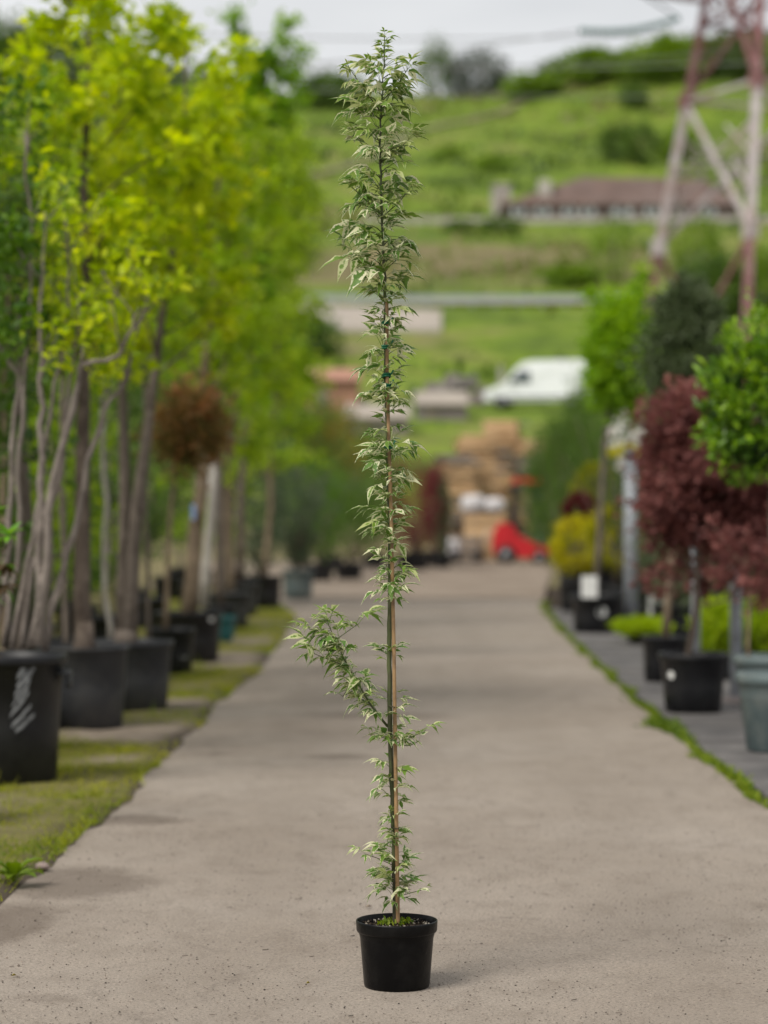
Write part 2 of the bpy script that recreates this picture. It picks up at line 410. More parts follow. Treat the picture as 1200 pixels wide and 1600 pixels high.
def lane_material():
    m, N, Lk = new_mat('lane_concrete')
    out = N.new('ShaderNodeOutputMaterial'); b = N.new('ShaderNodeBsdfPrincipled'); Lk.new(b.outputs[0], out.inputs[0])
    tc = N.new('ShaderNodeTexCoord'); ob = tc.outputs['Object']
    big = noise(N, Lk, .55, 5, .6, vec=ob)
    r1 = ramp(N, [(.28, (.240, .200, .163)), (.52, (.285, .243, .202)), (.76, (.322, .279, .238))]); Lk.new(big.outputs['Fac'], r1.inputs[0])
    mid = noise(N, Lk, 5.5, 6, .7, vec=ob, mapping=(1, .55, 1))
    r2 = ramp(N, [(.28, (.80, .78, .76)), (.50, (1, 1, 1)), (.74, (1.10, 1.09, 1.08))]); Lk.new(mid.outputs['Fac'], r2.inputs[0])
    col = mix_col(N, Lk, 1.0, r1.outputs[0], r2.outputs[0], 'MULTIPLY')
    fine = noise(N, Lk, 105, 4, .8, vec=ob)
    r3 = ramp(N, [(.34, (.16, .145, .13)), (.44, (.93, .93, .93)), (.57, (1.06, 1.06, 1.06)), (.68, (1.75, 1.72, 1.68))]); Lk.new(fine.outputs['Fac'], r3.inputs[0])
    col = mix_col(N, Lk, .8, col, r3.outputs[0], 'MULTIPLY')
    # gravelly grit lying in the pores
    vo = N.new('ShaderNodeTexVoronoi'); vo.inputs['Scale'].default_value = 75; Lk.new(ob, vo.inputs['Vector'])
    r4 = ramp(N, [(.05, (.28, .25, .22)), (.20, (1, 1, 1))]); Lk.new(vo.outputs['Distance'], r4.inputs[0])
    msk = noise(N, Lk, 2.6, 4, .6, vec=ob)
    r5 = ramp(N, [(.45, (0, 0, 0)), (.62, (1, 1, 1))]); Lk.new(msk.outputs['Fac'], r5.inputs[0])
    col = mix_col(N, Lk, r5.outputs[0], col, mix_col(N, Lk, 1.0, col, r4.outputs[0], 'MULTIPLY'))
    # damp cross seams and dirty patches with their own places on the lane
    sep = N.new('ShaderNodeSeparateXYZ')
    nz = noise(N, Lk, 1.3, 4, .6, vec=ob)
    off = N.new('ShaderNodeVectorMath'); off.operation = 'MULTIPLY_ADD'
    off.inputs[1].default_value = (.5, .28, 0); off.inputs[2].default_value = (-.25, -.14, 0)
    Lk.new(nz.outputs['Color'], off.inputs[0])
    ad = N.new('ShaderNodeVectorMath'); ad.operation = 'ADD'; Lk.new(ob, ad.inputs[0]); Lk.new(off.outputs[0], ad.inputs[1])
    Lk.new(ad.outputs[0], sep.inputs[0])
    tot = None
    for cx, cy, rx, ry, amp in [(.05, 16.5, .60, .26, 1.), (-.28, 13.75, .26, .15, 1.), (.5, 38.6, 3.0, .5, .75), (-1.14, 9.1, .36, .50, 1.), (-1.28, 8.1, .24, .6, 1.),
                                (-1.12, 10.95, .24, .28, .9), (-.95, 13.9, .3, .16, .55), (-.98, 6.9, .16, .12, .4), (-.3, 29.5, .9, .35, .3),
                                (.2, 33.5, 1.4, .45, .35), (1.3, 12.6, .5, .25, .22), (-.35, 10.9, .45, .12, .22), (.55, 18.8, .5, .2, .25), (-.55, 20.5, .35, .2, .4)]:
        dx = math_node(N, Lk, 'DIVIDE', math_node(N, Lk, 'SUBTRACT', sep.outputs[0], cx), rx)
        dy = math_node(N, Lk, 'DIVIDE', math_node(N, Lk, 'SUBTRACT', sep.outputs[1], cy), ry)
        q = math_node(N, Lk, 'ADD', math_node(N, Lk, 'MULTIPLY', dx, dx), math_node(N, Lk, 'MULTIPLY', dy, dy))
        e = math_node(N, Lk, 'MULTIPLY', math_node(N, Lk, 'SUBTRACT', 1.0, q, True), amp)
        tot = e if tot is None else math_node(N, Lk, 'MAXIMUM', tot, e)
    # faint wheel tracks and a few hairline cracks
    sx = N.new('ShaderNodeSeparateXYZ'); Lk.new(ob, sx.inputs[0])
    wv = math_node(N, Lk, 'ABSOLUTE', math_node(N, Lk, 'SUBTRACT', math_node(N, Lk, 'ABSOLUTE', math_node(N, Lk, 'SUBTRACT', math_node(N, Lk, 'ADD', sx.outputs[0], math_node(N, Lk, 'MULTIPLY', nz.outputs['Fac'], .5)), .50)), .72))
    tr_ = ramp(N, [(.05, (1, 1, 1)), (.30, (0, 0, 0))]); Lk.new(wv, tr_.inputs[0])
    tk = math_node(N, Lk, 'MULTIPLY', math_node(N, Lk, 'MULTIPLY', tr_.outputs[0], mid.outputs['Fac']), .42)
    col = mix_col(N, Lk, tk, col, (.20, .165, .132))
    vd = N.new('ShaderNodeVectorMath'); vd.operation = 'MULTIPLY_ADD'; vd.inputs[1].default_value = (.25, .25, 0)
    n7 = noise(N, Lk, 6, 5, .7, vec=ob); Lk.new(n7.outputs['Color'], vd.inputs[0]); Lk.new(ob, vd.inputs[2])
    vc = N.new('ShaderNodeTexVoronoi'); vc.feature = 'DISTANCE_TO_EDGE'; vc.inputs['Scale'].default_value = .62; Lk.new(vd.outputs[0], vc.inputs['Vector'])
    ck = ramp(N, [(.002, (1, 1, 1)), (.009, (0, 0, 0))]); Lk.new(vc.outputs['Distance'], ck.inputs[0])
    ckm = math_node(N, Lk, 'MULTIPLY', math_node(N, Lk, 'MULTIPLY', ck.outputs[0], r5.outputs[0]), .28)
    col = mix_col(N, Lk, ckm, col, (.10, .08, .065))
    gn = noise(N, Lk, 22, 5, .75, vec=ob)
    brk = math_node(N, Lk, 'ADD', math_node(N, Lk, 'MULTIPLY', tot, 1.5), math_node(N, Lk, 'MULTIPLY', math_node(N, Lk, 'SUBTRACT', gn.outputs['Fac'], .5), 1.6))
    sr_ = ramp(N, [(.20, (0, 0, 0)), (1.0, (.55, .55, .55))]); Lk.new(brk, sr_.inputs[0])
    on = math_node(N, Lk, 'MULTIPLY', tot, 4.0, True)
    col = mix_col(N, Lk, math_node(N, Lk, 'MULTIPLY', sr_.outputs[0], on), col, (.098, .074, .056))
    Lk.new(col, b.inputs['Base Color'])
    b.inputs['Roughness'].default_value = .9; b.inputs['Specular IOR Level'].default_value = .2
    h = math_node(N, Lk, 'ADD', fine.outputs['Fac'], math_node(N, Lk, 'MULTIPLY', mid.outputs['Fac'], 1.5))
    bp = N.new('ShaderNodeBump'); bp.inputs['Strength'].default_value = .55; bp.inputs['Distance'].default_value = .006
    Lk.new(h, bp.inputs['Height']); Lk.new(bp.outputs[0], b.inputs['Normal'])
    return m


def verge_material():
    m, N, Lk = new_mat('verge_soil')
    out = N.new('ShaderNodeOutputMaterial'); b = N.new('ShaderNodeBsdfPrincipled'); Lk.new(b.outputs[0], out.inputs[0])
    at = N.new('ShaderNodeAttribute'); at.attribute_name = 'tint'
    n = noise(N, Lk, 9, 6, .7)
    sand = ramp(N, [(.3, (.19, .15, .11)), (.7, (.36, .30, .24))]); Lk.new(n.outputs['Fac'], sand.inputs[0])
    moss = ramp(N, [(.3, (.085, .080, .022)), (.55, (.160, .152, .024)), (.75, (.215, .180, .050))]); Lk.new(n.outputs['Fac'], moss.inputs[0])
    col = mix_col(N, Lk, at.outputs['Fac'], sand.outputs[0], moss.outputs[0])
    ed = N.new('ShaderNodeAttribute'); ed.attribute_name = 'across'
    col = mix_col(N, Lk, ed.outputs['Fac'], col, (.080, .062, .048))
    Lk.new(col, b.inputs['Base Color']); b.inputs['Roughness'].default_value = .95; b.inputs['Specular IOR Level'].default_value = .15
    bp = N.new('ShaderNodeBump'); bp.inputs['Strength'].default_value = .8; bp.inputs['Distance'].default_value = .02
    n2 = noise(N, Lk, 60, 5, .7); Lk.new(n2.outputs['Fac'], bp.inputs['Height']); Lk.new(bp.outputs[0], b.inputs['Normal'])
    return m


def ground_material():
    m, N, Lk = new_mat('ground_grass')
    out = N.new('ShaderNodeOutputMaterial'); b = N.new('ShaderNodeBsdfPrincipled'); Lk.new(b.outputs[0], out.inputs[0])
    tc = N.new('ShaderNodeTexCoord'); ob = tc.outputs['Object']
    n1 = noise(N, Lk, .045, 6, .68, vec=ob, mapping=(1.5, 1.5, 1))
    g = ramp(N, [(.28, (.055, .086, .020)), (.42, (.100, .150, .022)), (.52, (.140, .210, .022)), (.60, (.165, .195, .040)), (.70, (.205, .185, .090))]); Lk.new(n1.outputs['Fac'], g.inputs[0])
    n2 = noise(N, Lk, .35, 5, .65, vec=ob)
    g2 = ramp(N, [(.30, (.52, .56, .55)), (.52, (1, 1, 1)), (.72, (1.28, 1.18, 1.10))]); Lk.new(n2.outputs['Fac'], g2.inputs[0])
    col = mix_col(N, Lk, 1.0, g.outputs[0], g2.outputs[0], 'MULTIPLY')
    n3 = noise(N, Lk, .03, 5, .6, vec=ob, mapping=(1, 2.2, 1))
    at = N.new('ShaderNodeAttribute'); at.attribute_name = 'tint'        # bare earth along the banks
    f = math_node(N, Lk, 'MULTIPLY_ADD', n3.outputs['Fac'], 2.2); f.node.inputs[2].default_value = -1.08
    f2 = math_node(N, Lk, 'ADD', f, at.outputs['Fac'], True)
    fr = ramp(N, [(.30, (0, 0, 0)), (.75, (.85, .85, .85))]); Lk.new(f2, fr.inputs[0])
    n4 = noise(N, Lk, .2, 4, .6, vec=ob)
    earth = ramp(N, [(.35, (.120, .095, .055)), (.65, (.215, .165, .098))]); Lk.new(n4.outputs['Fac'], earth.inputs[0])
    col = mix_col(N, Lk, fr.outputs[0], col, earth.outputs[0])
    Lk.new(col, b.inputs['Base Color']); b.inputs['Roughness'].default_value = .95; b.inputs['Specular IOR Level'].default_value = .1
    return m


M['lane'] = lane_material()
M['yard'] = surf_mat('yard', (.255, .205, .160), (.175, .135, .102), rough=.95, scale=1.1, bump=.4, bscale=30, spec=.15, dirt=(.30, .25, .20), dscale=.5)
M['verge'] = verge_material()
M['ground'] = ground_material()

# ------------------------------------------------------------------ terrain
_pD = np.array([-60, 0, 66, 75, 100, 115, 130, 140, 160, 190, 200, 208, 240, 275, 295, 340, 400, 450, 470, 520, 700, 1000], float)
_pY = np.array([0, 0, 0, 866, 790, 690, 642, 630, 590, 490, 472, 462, 415, 352, 332, 268, 200, 152, 147, 0, 0, 0], float)
_pZ = CAM_H + (800 - _pY) / FPX * _pD
_pZ[:3] = -.05; _pZ[-3:] = (81, 62, 40)
_rs = np.random.RandomState(3)
_wv = [(_rs.uniform(.02, .09), _rs.uniform(.02, .09), _rs.uniform(0, 6), _rs.uniform(.2, .7)) for _ in range(9)]


def sstep(a, b, x):
    t = np.clip((np.asarray(x, float) - a) / (b - a), 0, 1)
    return t * t * (3 - 2 * t)


def hgt(x, y):
    x = np.asarray(x, float); y = np.asarray(y, float)
    z = np.interp(y, _pD, _pZ)
    z = z + 11 * sstep(15, 58, x) * sstep(375, 455, y) + 3.5 * sstep(70, 130, x) * sstep(380, 450, y)
    w = sum(a * np.sin(x * fx + y * fy + ph) for fx, fy, ph, a in _wv)
    return z + w * .55 * sstep(145, 260, y)


def ground_at(px, py):
    """distance at which the line of sight through a photo point meets the hillside"""
    for D in np.arange(70, 520, .5):
        p = P(px, py, D)
        if hgt(p[0], D) >= p[2]:
            return np.array([p[0], D, float(hgt(p[0], D))])
    return P(px, py, 450)


def grid_mesh(xs, ys, zf, tintf=None, acrossf=None):
    X, Y = np.meshgrid(xs, ys)
    Z = zf(X, Y)
    nx, ny = len(xs), len(ys)
    i = np.arange(ny - 1)[:, None] * nx; j = np.arange(nx - 1)[None, :]
    f = np.stack([i + j, i + j + 1, i + nx + j + 1, i + nx + j], -1).reshape(-1, 4)
    b = MB()
    b.add(np.stack([X, Y, Z], -1).reshape(-1, 3), f, tintf(X, Y) if tintf is not None else .5, acrossf(X, Y) if acrossf is not None else 0.)
    return b


xs = np.concatenate([np.linspace(-1500, -160, 14), np.linspace(-150, 150, 110), np.linspace(160, 1500, 14)])
ys = np.concatenate([np.linspace(-60, 60, 12), np.linspace(64, 520, 190), np.linspace(540, 1000, 14)])


def earth_tint(X, Y):
    return (.75 * sstep(212, 222, Y) * (1 - sstep(238, 262, Y)) * sstep(-60, 10, X) + 1.0 * (1 - sstep(80, 100, Y))
            + .55 * sstep(405, 440, Y) * sstep(22, 34, X) * (1 - sstep(44, 60, X)) + .22 * sstep(330, 345, Y) * (1 - sstep(360, 380, Y)) * sstep(10, 40, X))


g = grid_mesh(xs, ys, hgt, earth_tint).build('ground', M['ground'])
g['kind'] = 'structure'


def drape(name, pts, wid, mat, lift=.25):
    pts = np.asarray(pts, float)
    t = np.gradient(pts, axis=0); t /= np.linalg.norm(t, axis=1)[:, None]
    s = np.stack([t[:, 1], -t[:, 0]], -1)
    b = MB(); V = []
    for k in (-1, -.33, .33, 1):
        q = pts + s * wid / 2 * k
        V.append(np.stack([q[:, 0], q[:, 1], hgt(q[:, 0], q[:, 1]) + lift], -1))
    V = np.array(V); n = len(pts)
    F = [(r * n + i, r * n + i + 1, (r + 1) * n + i + 1, (r + 1) * n + i) for r in range(3) for i in range(n - 1)]
    b.add(V.reshape(-1, 3), F)
    o = b.build(name, mat); o['kind'] = 'structure'
    return o


drape('hill_road', [(-70 + i * 4, 199 + 4 * math.sin(i * .12)) for i in range(40)], 3.6, M['concrete_pale'], .35)
drape('hill_track', [(x, y) for x, y in zip(np.linspace(-14, 30, 24), np.linspace(330, 447, 24) + 6 * np.sin(np.linspace(-2, 5, 24)))], 1.7, M['track_earth'], .35)

# rough growth over the hillside: tussocks and low scrub nobody could count
rng = np.random.default_rng(71)
n = 90000
hy = 118 + rng.random(n) * 345; hx = (rng.random(n) - .5) * (.42 * hy + 40) + .03 * hy
pn = np.sin(hx * .11 + hy * .07) * np.sin(hy * .13 - hx * .05 + 1) + .6 * np.sin(hx * .31 + 2 * np.sin(hy * .09)) * np.sin(hy * .27)
okm = (rng.random(n) < np.clip(.18 + .55 * pn, .03, 1)) & ~((hy > 192) & (hy < 206)) & ~((hx > -9) & (hx < 6) & (hy > 165) & (hy < 196)) & ~((hx > 2) & (hx < 16) & (hy > 122) & (hy < 138))
hx, hy, pn = hx[okm], hy[okm], pn[okm]; n = len(hx)
b = MB()
d = rnd_dirs(rng, n, .8); Ls = (.25 + .75 * rng.random(n) ** 2) * (.6 + hy / 420)
b.leaves(np.stack([hx, hy, hgt(hx, hy) - .02], -1), d, rnd_dirs(rng, n, .5), Ls, Ls * .8, np.clip(.5 + .3 * np.sin(hx * .05 + hy * .03) + rng.normal(0, .2, n), 0, 1), 'oval')
k2 = rng.random(n) < .35
ho = b.build('hillside_scrub', M['hill_scrub'], kind='stuff'); ho['label'] = 'rough tussocks and low scrub over the green hillside'; ho['category'] = 'scrub'

# the nursery lane
lane_y = np.concatenate([np.linspace(-16, 5, 8), np.linspace(6, 34, 57), np.linspace(36, 68, 33)])
LEFT = lambda y: np.interp(y, [-20, 8, 13, 19, 26, 33, 36, 40, 50, 68], [-1.45, -1.36, -1.31, -1.20, -1.15, -1.25, -2.3, -4.2, -4.6, -5])
RIGHT = lambda y: np.interp(y, [-20, 11, 16, 27, 35, 44, 56, 68], [1.80, 1.80, 1.81, 2.03, 2.30, 2.95, 3.9, 4.4])
b = MB()
V, F = [], []
NX = 13
for y in lane_y:
    for k in range(NX):
        t = k / (NX - 1)
        V.append((LEFT(y) * (1 - t) + RIGHT(y) * t, y, .004 * math.sin(y * 2.1 + k) * math.sin(y * .63 + k * .8)))
for i in range(len(lane_y) - 1):
    for k in range(NX - 1):
        a = i * NX + k
        F.append((a, a + 1, a + NX + 1, a + NX))
b.add(V, F)
lane = b.build('lane', M['lane']); lane['kind'] = 'structure'

b = MB(); V, F = [], []
yard_y = np.linspace(38.7, 68.4, 40)
for y in yard_y:
    wob_ = .12 * math.sin(y * 1.9) if y > 39 else 0
    for k in range(9):
        t = k / 8
        V.append((LEFT(y) * (1 - t) + RIGHT(y) * t, y + (.10 * math.sin(k * 1.7) if y < 39 else 0), .010))
for i in range(len(yard_y) - 1):
    for k in range(8):
        a = i * 9 + k; F.append((a, a + 1, a + 10, a + 9))
b.add(V, F); yd = b.build('yard', M['yard']); yd['kind'] = 'structure'

# left verge: low soil bank whose ragged edge creeps over the lane
_er = np.random.RandomState(8)
_ef = [(f_, _er.uniform(0, 6), a_) for f_, a_ in ((.7, .04), (1.3, .03), (2.9, .022), (5.1, .016), (8.7, .014), (13, .012), (21, .01))]


def verge_edge(y):
    w = sum(a * np.sin(f * y + p) for f, p, a in _ef)
    return np.interp(y, [-20, 8, 10, 13, 19, 26, 33, 38, 44], [-1.28, -1.27, -1.26, -1.21, -1.10, -1.04, -1.18, -1.75, -2.9]) + w * .6


def sand_mask(x, y):
    """0 = bare sandy soil, 1 = mossy grass"""
    s = (np.sin(x * 2.3 + y * .9) + np.sin(y * 1.7 - x * 1.1 + 2) + np.sin(x * 5.1 + y * 2.9 + 1) * .6)
    m = .78 + .16 * s
    for cx, cy, rx, ry in ((-1.55, 15.0, .45, .55), (-1.38, 17.3, .35, .5), (-1.5, 13.4, .2, .25), (-1.35, 22.3, .4, .9), (-1.4, 25.5, .3, .8)):
        m = m - 1.1 * np.exp(-((x - cx) / rx) ** 2 - ((y - cy) / ry) ** 2)
    return np.clip(m, 0, 1)


vy = np.concatenate([np.linspace(2, 24, 221), np.linspace(24.4, 44, 60)])
us = np.array([0, .02, .05, .09, .15, .22, .3, .4, .5, .6, .7, .8, .9, 1.0, 1.3, 1.7, 2.2, 3, 5, 9])
Y2 = np.repeat(vy[:, None], len(us), 1)
X2 = verge_edge(Y2) - us[None, :]
Z2 = -.008 + .030 * sstep(0, .12, us)[None, :] + .010 * np.sin(X2 * 9 + Y2 * 4) * np.sin(Y2 * 7 - X2 * 3) * sstep(.05, .3, us)[None, :]
b = MB()
nu = len(us)
i = np.arange(len(vy) - 1)[:, None] * nu; j = np.arange(nu - 1)[None, :]
edge_dark = 1 - sstep(.02, .10 + .10 * (1 + np.sin(Y2 * 2.3) * np.sin(Y2 * .9 + 1)), np.broadcast_to(us[None, :], Y2.shape))
b.add(np.stack([X2, Y2, Z2], -1).reshape(-1, 3), np.stack([i + j, i + nu + j, i + nu + j + 1, i + j + 1], -1).reshape(-1, 4), sand_mask(X2, Y2).ravel(), edge_dark.ravel())
vg = b.build('verge', M['verge']); vg['kind'] = 'structure'




rng = np.random.default_rng(11)
n = 240000
yy = 6.5 + (rng.random(n) ** 1.6) * 34
xx = verge_edge(yy) - .03 - rng.random(n) ** 1.2 * np.minimum(2.2, .35 + .16 * yy)
clump = .5 + .5 * np.sin(xx * 13 + 2 * np.sin(yy * 5)) * np.sin(yy * 11 + 3 * np.sin(xx * 6))
edge_gap = np.clip((verge_edge(yy) - xx) / (.10 + .07 * np.sin(yy * 2.3)), 0, 1) ** 1.5
keep = rng.random(n) < (sand_mask(xx, yy) ** 1.5) * (.25 + .75 * clump) * edge_gap
xx, yy = xx[keep], yy[keep]; n = len(xx)
d = rng.normal(size=(n, 3)) * .75; d[:, 2] = np.abs(d[:, 2]) * .6 + .55
patch = .5 + .5 * np.sin(xx * 3.1 + yy * 1.3) * np.sin(yy * 2.3 - xx)
tall = np.clip(np.sin(xx * 7.3 + yy * 2.1) * np.sin(yy * 5.7 - xx * 3.3) - .55, 0, 1) * 2.2
Lb = (.012 + .024 * rng.random(n) + .03 * (rng.random(n) < .08)) * (.8 + .5 * clump[keep] + tall)
b = MB()
b.leaves(np.stack([xx, yy, np.full(n, .012)], -1), d, rnd_dirs(rng, n), Lb, .0035 + .006 * rng.random(n) + .0002 * yy,
         np.clip(.55 * patch + .5 * rng.random(n) - .12, 0, 1), 'blade')
go = b.build('verge_grass', M['grass'], kind='stuff')
go['label'] = 'short yellow-green mossy grass along the left lane edge'; go['category'] = 'grass'

# right: dark concrete slabs, each its own piece
pav = MB()
pav.add([(1.7, 2, -.042), (9, 2, -.042), (9, 46, -.042), (2.2, 46, -.042)], [(0, 1, 2, 3)])
pv = pav.build('pavement', M['soil']); pv['kind'] = 'structure'
rs = random.Random(5)
y = .9
row = 0
while y < 34:
    dep = 1.02
    x = RIGHT(y + .5) + .07 + (0 if row % 2 else .0)
    k = 0
    wdt0 = .62 if row % 2 else 1.05
    while x < 6.4 and k < 5:
        wd = wdt0 if k == 0 else 1.05
        s = MB()
        cz = rs.uniform(-.006, .006)
        s.box((x + wd / 2, y + dep / 2, -.03 + cz), (wd, dep, .06), 0, rs.random())
        s.build('slab', M['slab'], pv, smooth=False)
        x += wd + .018; k += 1
    y += dep + (.055 if row % 2 == 0 else .022); row += 1

# weeds in the joint between lane and slabs
rng = np.random.default_rng(21)
b = MB()
n = 26000
yy = 2 + rng.random(n) ** 1.2 * 35
dens = .03 + .85 * np.clip(np.sin(yy * 2.7) * np.sin(yy * 1.13 + 1) * .6 + .35, 0, 1) + .5 * np.interp(yy, [14.3, 15, 15.6, 16.2], [0, 1, 1, 0])
keep = rng.random(n) < dens
yy = yy[keep]; n = len(yy)
cl = np.interp(yy, [7, 14.3, 14.9, 15.6, 16.2, 40], [1, 1, 1.7, 1.7, 1, 1])
xx = RIGHT(yy) + .01 + rng.normal(size=n) * (.010 + .022 * np.clip(np.sin(yy * 4.3) * np.sin(yy * 1.9), 0, 1)) * cl + .02 * np.sin(yy * 3.1)
d = rng.normal(size=(n, 3)); d[:, 2] = np.abs(d[:, 2]) * .7 + .5
b.leaves(np.stack([xx, yy, np.full(n, .0)], -1), d, rnd_dirs(rng, n, .4), (.022 + .035 * rng.random(n)) * cl ** .7, .008 + .012 * rng.random(n),
         np.clip(rng.normal(.5, .25, n) - .25 * (np.interp(yy, [14.4, 15, 15.6, 16.1], [0, 1, 1, 0])), 0, 1), 'oval')
wo = b.build('weed_strip', M['weed'], kind='stuff')
wo['label'] = 'green weeds in the joint between lane and slabs'; wo['category'] = 'weeds'

# grit, crumbs and bits of twig on the lane
rng = np.random.default_rng(31)
b = MB()
n = 24000
yy = 6.4 + rng.random(n) ** 1.5 * 7
xx = rng.uniform(-1.3, 1.75, n)
oc = np.array([[1, 0, 0], [0, 1, 0], [-1, 0, 0], [0, -1, 0], [0, 0, 1], [0, 0, -1]], float)
of = np.array([[0, 1, 4], [1, 2, 4], [2, 3, 4], [3, 0, 4], [1, 0, 5], [2, 1, 5], [3, 2, 5], [0, 3, 5]])
sz = .0007 + .0021 * rng.random(n) ** 5
V = oc[None] * (sz[:, None, None] * rng.uniform(.6, 1.5, (n, 6, 1))) * np.array([1.3, 1.3, .7]) + np.stack([xx, yy, sz * .5 + .001], -1)[:, None, :]
b.add(V.reshape(-1, 3), (of[None] + (np.arange(n) * 6)[:, None, None]).reshape(-1, 3), np.repeat(rng.random(n), 6))
for k in range(130):
    p = np.array([rng.uniform(-1.3, 1.7), 6.4 + rng.random() ** 1.5 * 8, .004]); a = rng.uniform(0, 6.3); l = rng.uniform(.006, .024)
    b.tube([p, p + np.array([math.cos(a), math.sin(a), .05]) * l], .0012, 4, rng.random())
for k in range(45):
    p = np.array([-1.22 + abs(rng.normal(0, .1)), rng.uniform(6.6, 11), .004]); r_ = rng.uniform(.0015, .005)
    b.add(oc * r_ * rng.uniform(.6, 1.3, (6, 1)) + p, of, rng.random())
gr = b.build('grit', M['debris_dark'], smooth=False, kind='stuff')
gr['label'] = 'scattered grit and crumbs on the pale lane'; gr['category'] = 'grit'


# ------------------------------------------------------------------ pots
def pot_profile(r, h, rb=None, rim=.06, lip=.02, thick=.014):
    rb = rb or r * .84
    rn = r - lip
    return [(0, 0.0), (rb - .012, 0.0), (rb, .006), (rb + (rn - rb) * .5, (h - rim) * .5), (rn - .001, h - rim - .004), (rn + lip * .35, h - rim), (r - .003, h - rim + .006),
            (r, h - rim + .02), (r + .001, h - .006), (r - .003, h), (r - thick * .6, h - .001), (r - thick, h - .008), (r - thick - lip * .8, h - rim), (r * .9 - thick, h - rim - .06)]


def make_pot(root, r, h, mat, rb=None, rim=.06, lip=.02, soil_drop=.04, seed=0, n=48):
    x, y, z = parent_world(root)
    b = MB(); b.lathe(pot_profile(r, h, rb, rim, lip), n, (x, y, z + .0)); pot = b.build('pot', mat, root)
    rg = np.random.default_rng(seed + 500)
    b = MB()
    rs_ = r - .022
    rad = np.array([0, .3, .55, .75, .92, 1.0]) * rs_
    k = 28
    V, F = [], []
    for i, q in enumerate(rad):
        for a in range(k):
            t = a / k * 2 * math.pi
            V.append((x + q * math.cos(t), y + q * math.sin(t), z + h - soil_drop + .012 * (1 - q / rs_) + rg.normal() * .004))
    for i in range(len(rad) - 1):
        for a in range(k):
            F.append((i * k + a, i * k + (a + 1) % k, (i + 1) * k + (a + 1) % k, (i + 1) * k + a))
    b.add(V, F)
    b.build('soil', M['soil'], root)
    return pot


def put_sticker(root, r, h, ang, zc, w, hh, mat, round_=False, rb=None, name='label_sticker'):
    x, y, z = parent_world(root)
    rb = rb or r * .84
    b = MB(); V = []
    if round_:
        pts = [(w / 2 * math.cos(t), hh / 2 * math.sin(t)) for t in np.linspace(0, 2 * math.pi, 14, endpoint=False)]
    else:
        pts = [(-w / 2, -hh / 2), (0, -hh / 2), (w / 2, -hh / 2), (w / 2, hh / 2), (0, hh / 2), (-w / 2, hh / 2)]
    for u, v in pts:
        rr = rb + (r - .02 - rb) * (zc + v) / h + .004
        a = ang + u / rr
        V.append((x + rr * math.cos(a), y + rr * math.sin(a), z + zc + v))
    b.add(V, [tuple(range(len(V)))] if round_ else [(0, 1, 4, 5), (1, 2, 3, 4)])
    b.build(name, mat, root)


# ------------------------------------------------------------------ plants
def path_pts(rng, p, d, length, segs, wob, bend):
    pts = [np.array(p, float)]
    d = np.array(d, float) / np.linalg.norm(d)
    for i in range(segs):
        d = d + rng.normal(size=3) * wob + np.array([0, 0, bend])
        d /= np.linalg.norm(d)
        pts.append(pts[-1] + d * length / segs)
    return np.array(pts)


def at_t(pts, t):
    s = t * (len(pts) - 1); i = min(int(s), len(pts) - 2); f = s - i
    return pts[i] * (1 - f) + pts[i + 1] * f, pts[i + 1] - pts[i]


def limbs(tb, rng, trunk, r0, r1, start, nprim, plen, ang, bend, nsec, slen, wob=.08, prad=.38, tsides=8, spread=.03, lpc=5, droop=0.):
    """trunk with limbs and twigs into tb; gives leaf anchor points and their outward directions"""
    trunk = np.asarray(trunk, float)
    rads = np.linspace(r0, r1, len(trunk))
    tb.tube(trunk, rads, tsides)
    anchors, dirs = [], []
    az = rng.uniform(0, 6.28)
    for i in range(nprim):
        t = start + (1 - start) * (i + rng.uniform(0, .8)) / nprim
        t = min(t, .995)
        p, td = at_t(trunk, t)
        az += 2.4 + rng.normal() * .3
        a = math.radians(ang(t) + rng.normal() * 7)
        d = np.array([math.cos(az) * math.sin(a), math.sin(az) * math.sin(a), math.cos(a)])
        L = plen(t) * rng.uniform(.75, 1.2)
        rr = max(.004, (r0 + (r1 - r0) * t) * prad)
        pts = path_pts(rng, p, d, L, 6, wob, bend)
        tb.tube(pts, np.linspace(rr, .0025, 7), 5)
        for k in range(nsec):
            u = rng.uniform(.22, 1.0)
            q, qd = at_t(pts, u)
            dd = qd / np.linalg.norm(qd) + rng.normal(size=3) * .75
            sl = slen * rng.uniform(.5, 1.2) * (1.15 - .5 * u)
            sp = path_pts(rng, q, dd, sl, 4, wob * 1.5, bend * .8 - droop)
            tb.tube(sp, np.linspace(rr * .4, .0015, 5), 4)
            for s in rng.uniform(.3, 1.0, 3):
                w, wd = at_t(sp, s); anchors.append(w); dirs.append(wd)
        for s in (.7, .85, 1.):
            w, wd = at_t(pts, s); anchors.append(w); dirs.append(wd)
    return np.array(anchors), np.array(dirs)


def leaf_out(b, rng, anchors, dirs, per, size, spread, tmpl='oval', wide=.6, flat=.8, hang=.35, tmean=.5, tvar=.22):
    n = len(anchors) * per
    pos = np.repeat(anchors, per, 0) + rng.normal(size=(n, 3)) * spread * np.array([1, 1, .7])
    d = np.repeat(dirs / (np.linalg.norm(dirs, axis=1)[:, None] + 1e-9), per, 0) + rng.normal(size=(n, 3)) * .9
    d[:, 2] -= hang
    nr = rng.normal(size=(n, 3)); nr[:, 2] = np.abs(nr[:, 2]) + flat
    L = size * rng.uniform(.65, 1.25, n)
    ti = np.clip(np.repeat(rng.normal(tmean, tvar, len(anchors)), per) + rng.normal(0, .12, n), 0, 1)
    b.leaves(pos, d, nr, L, L * wide, ti, tmpl)


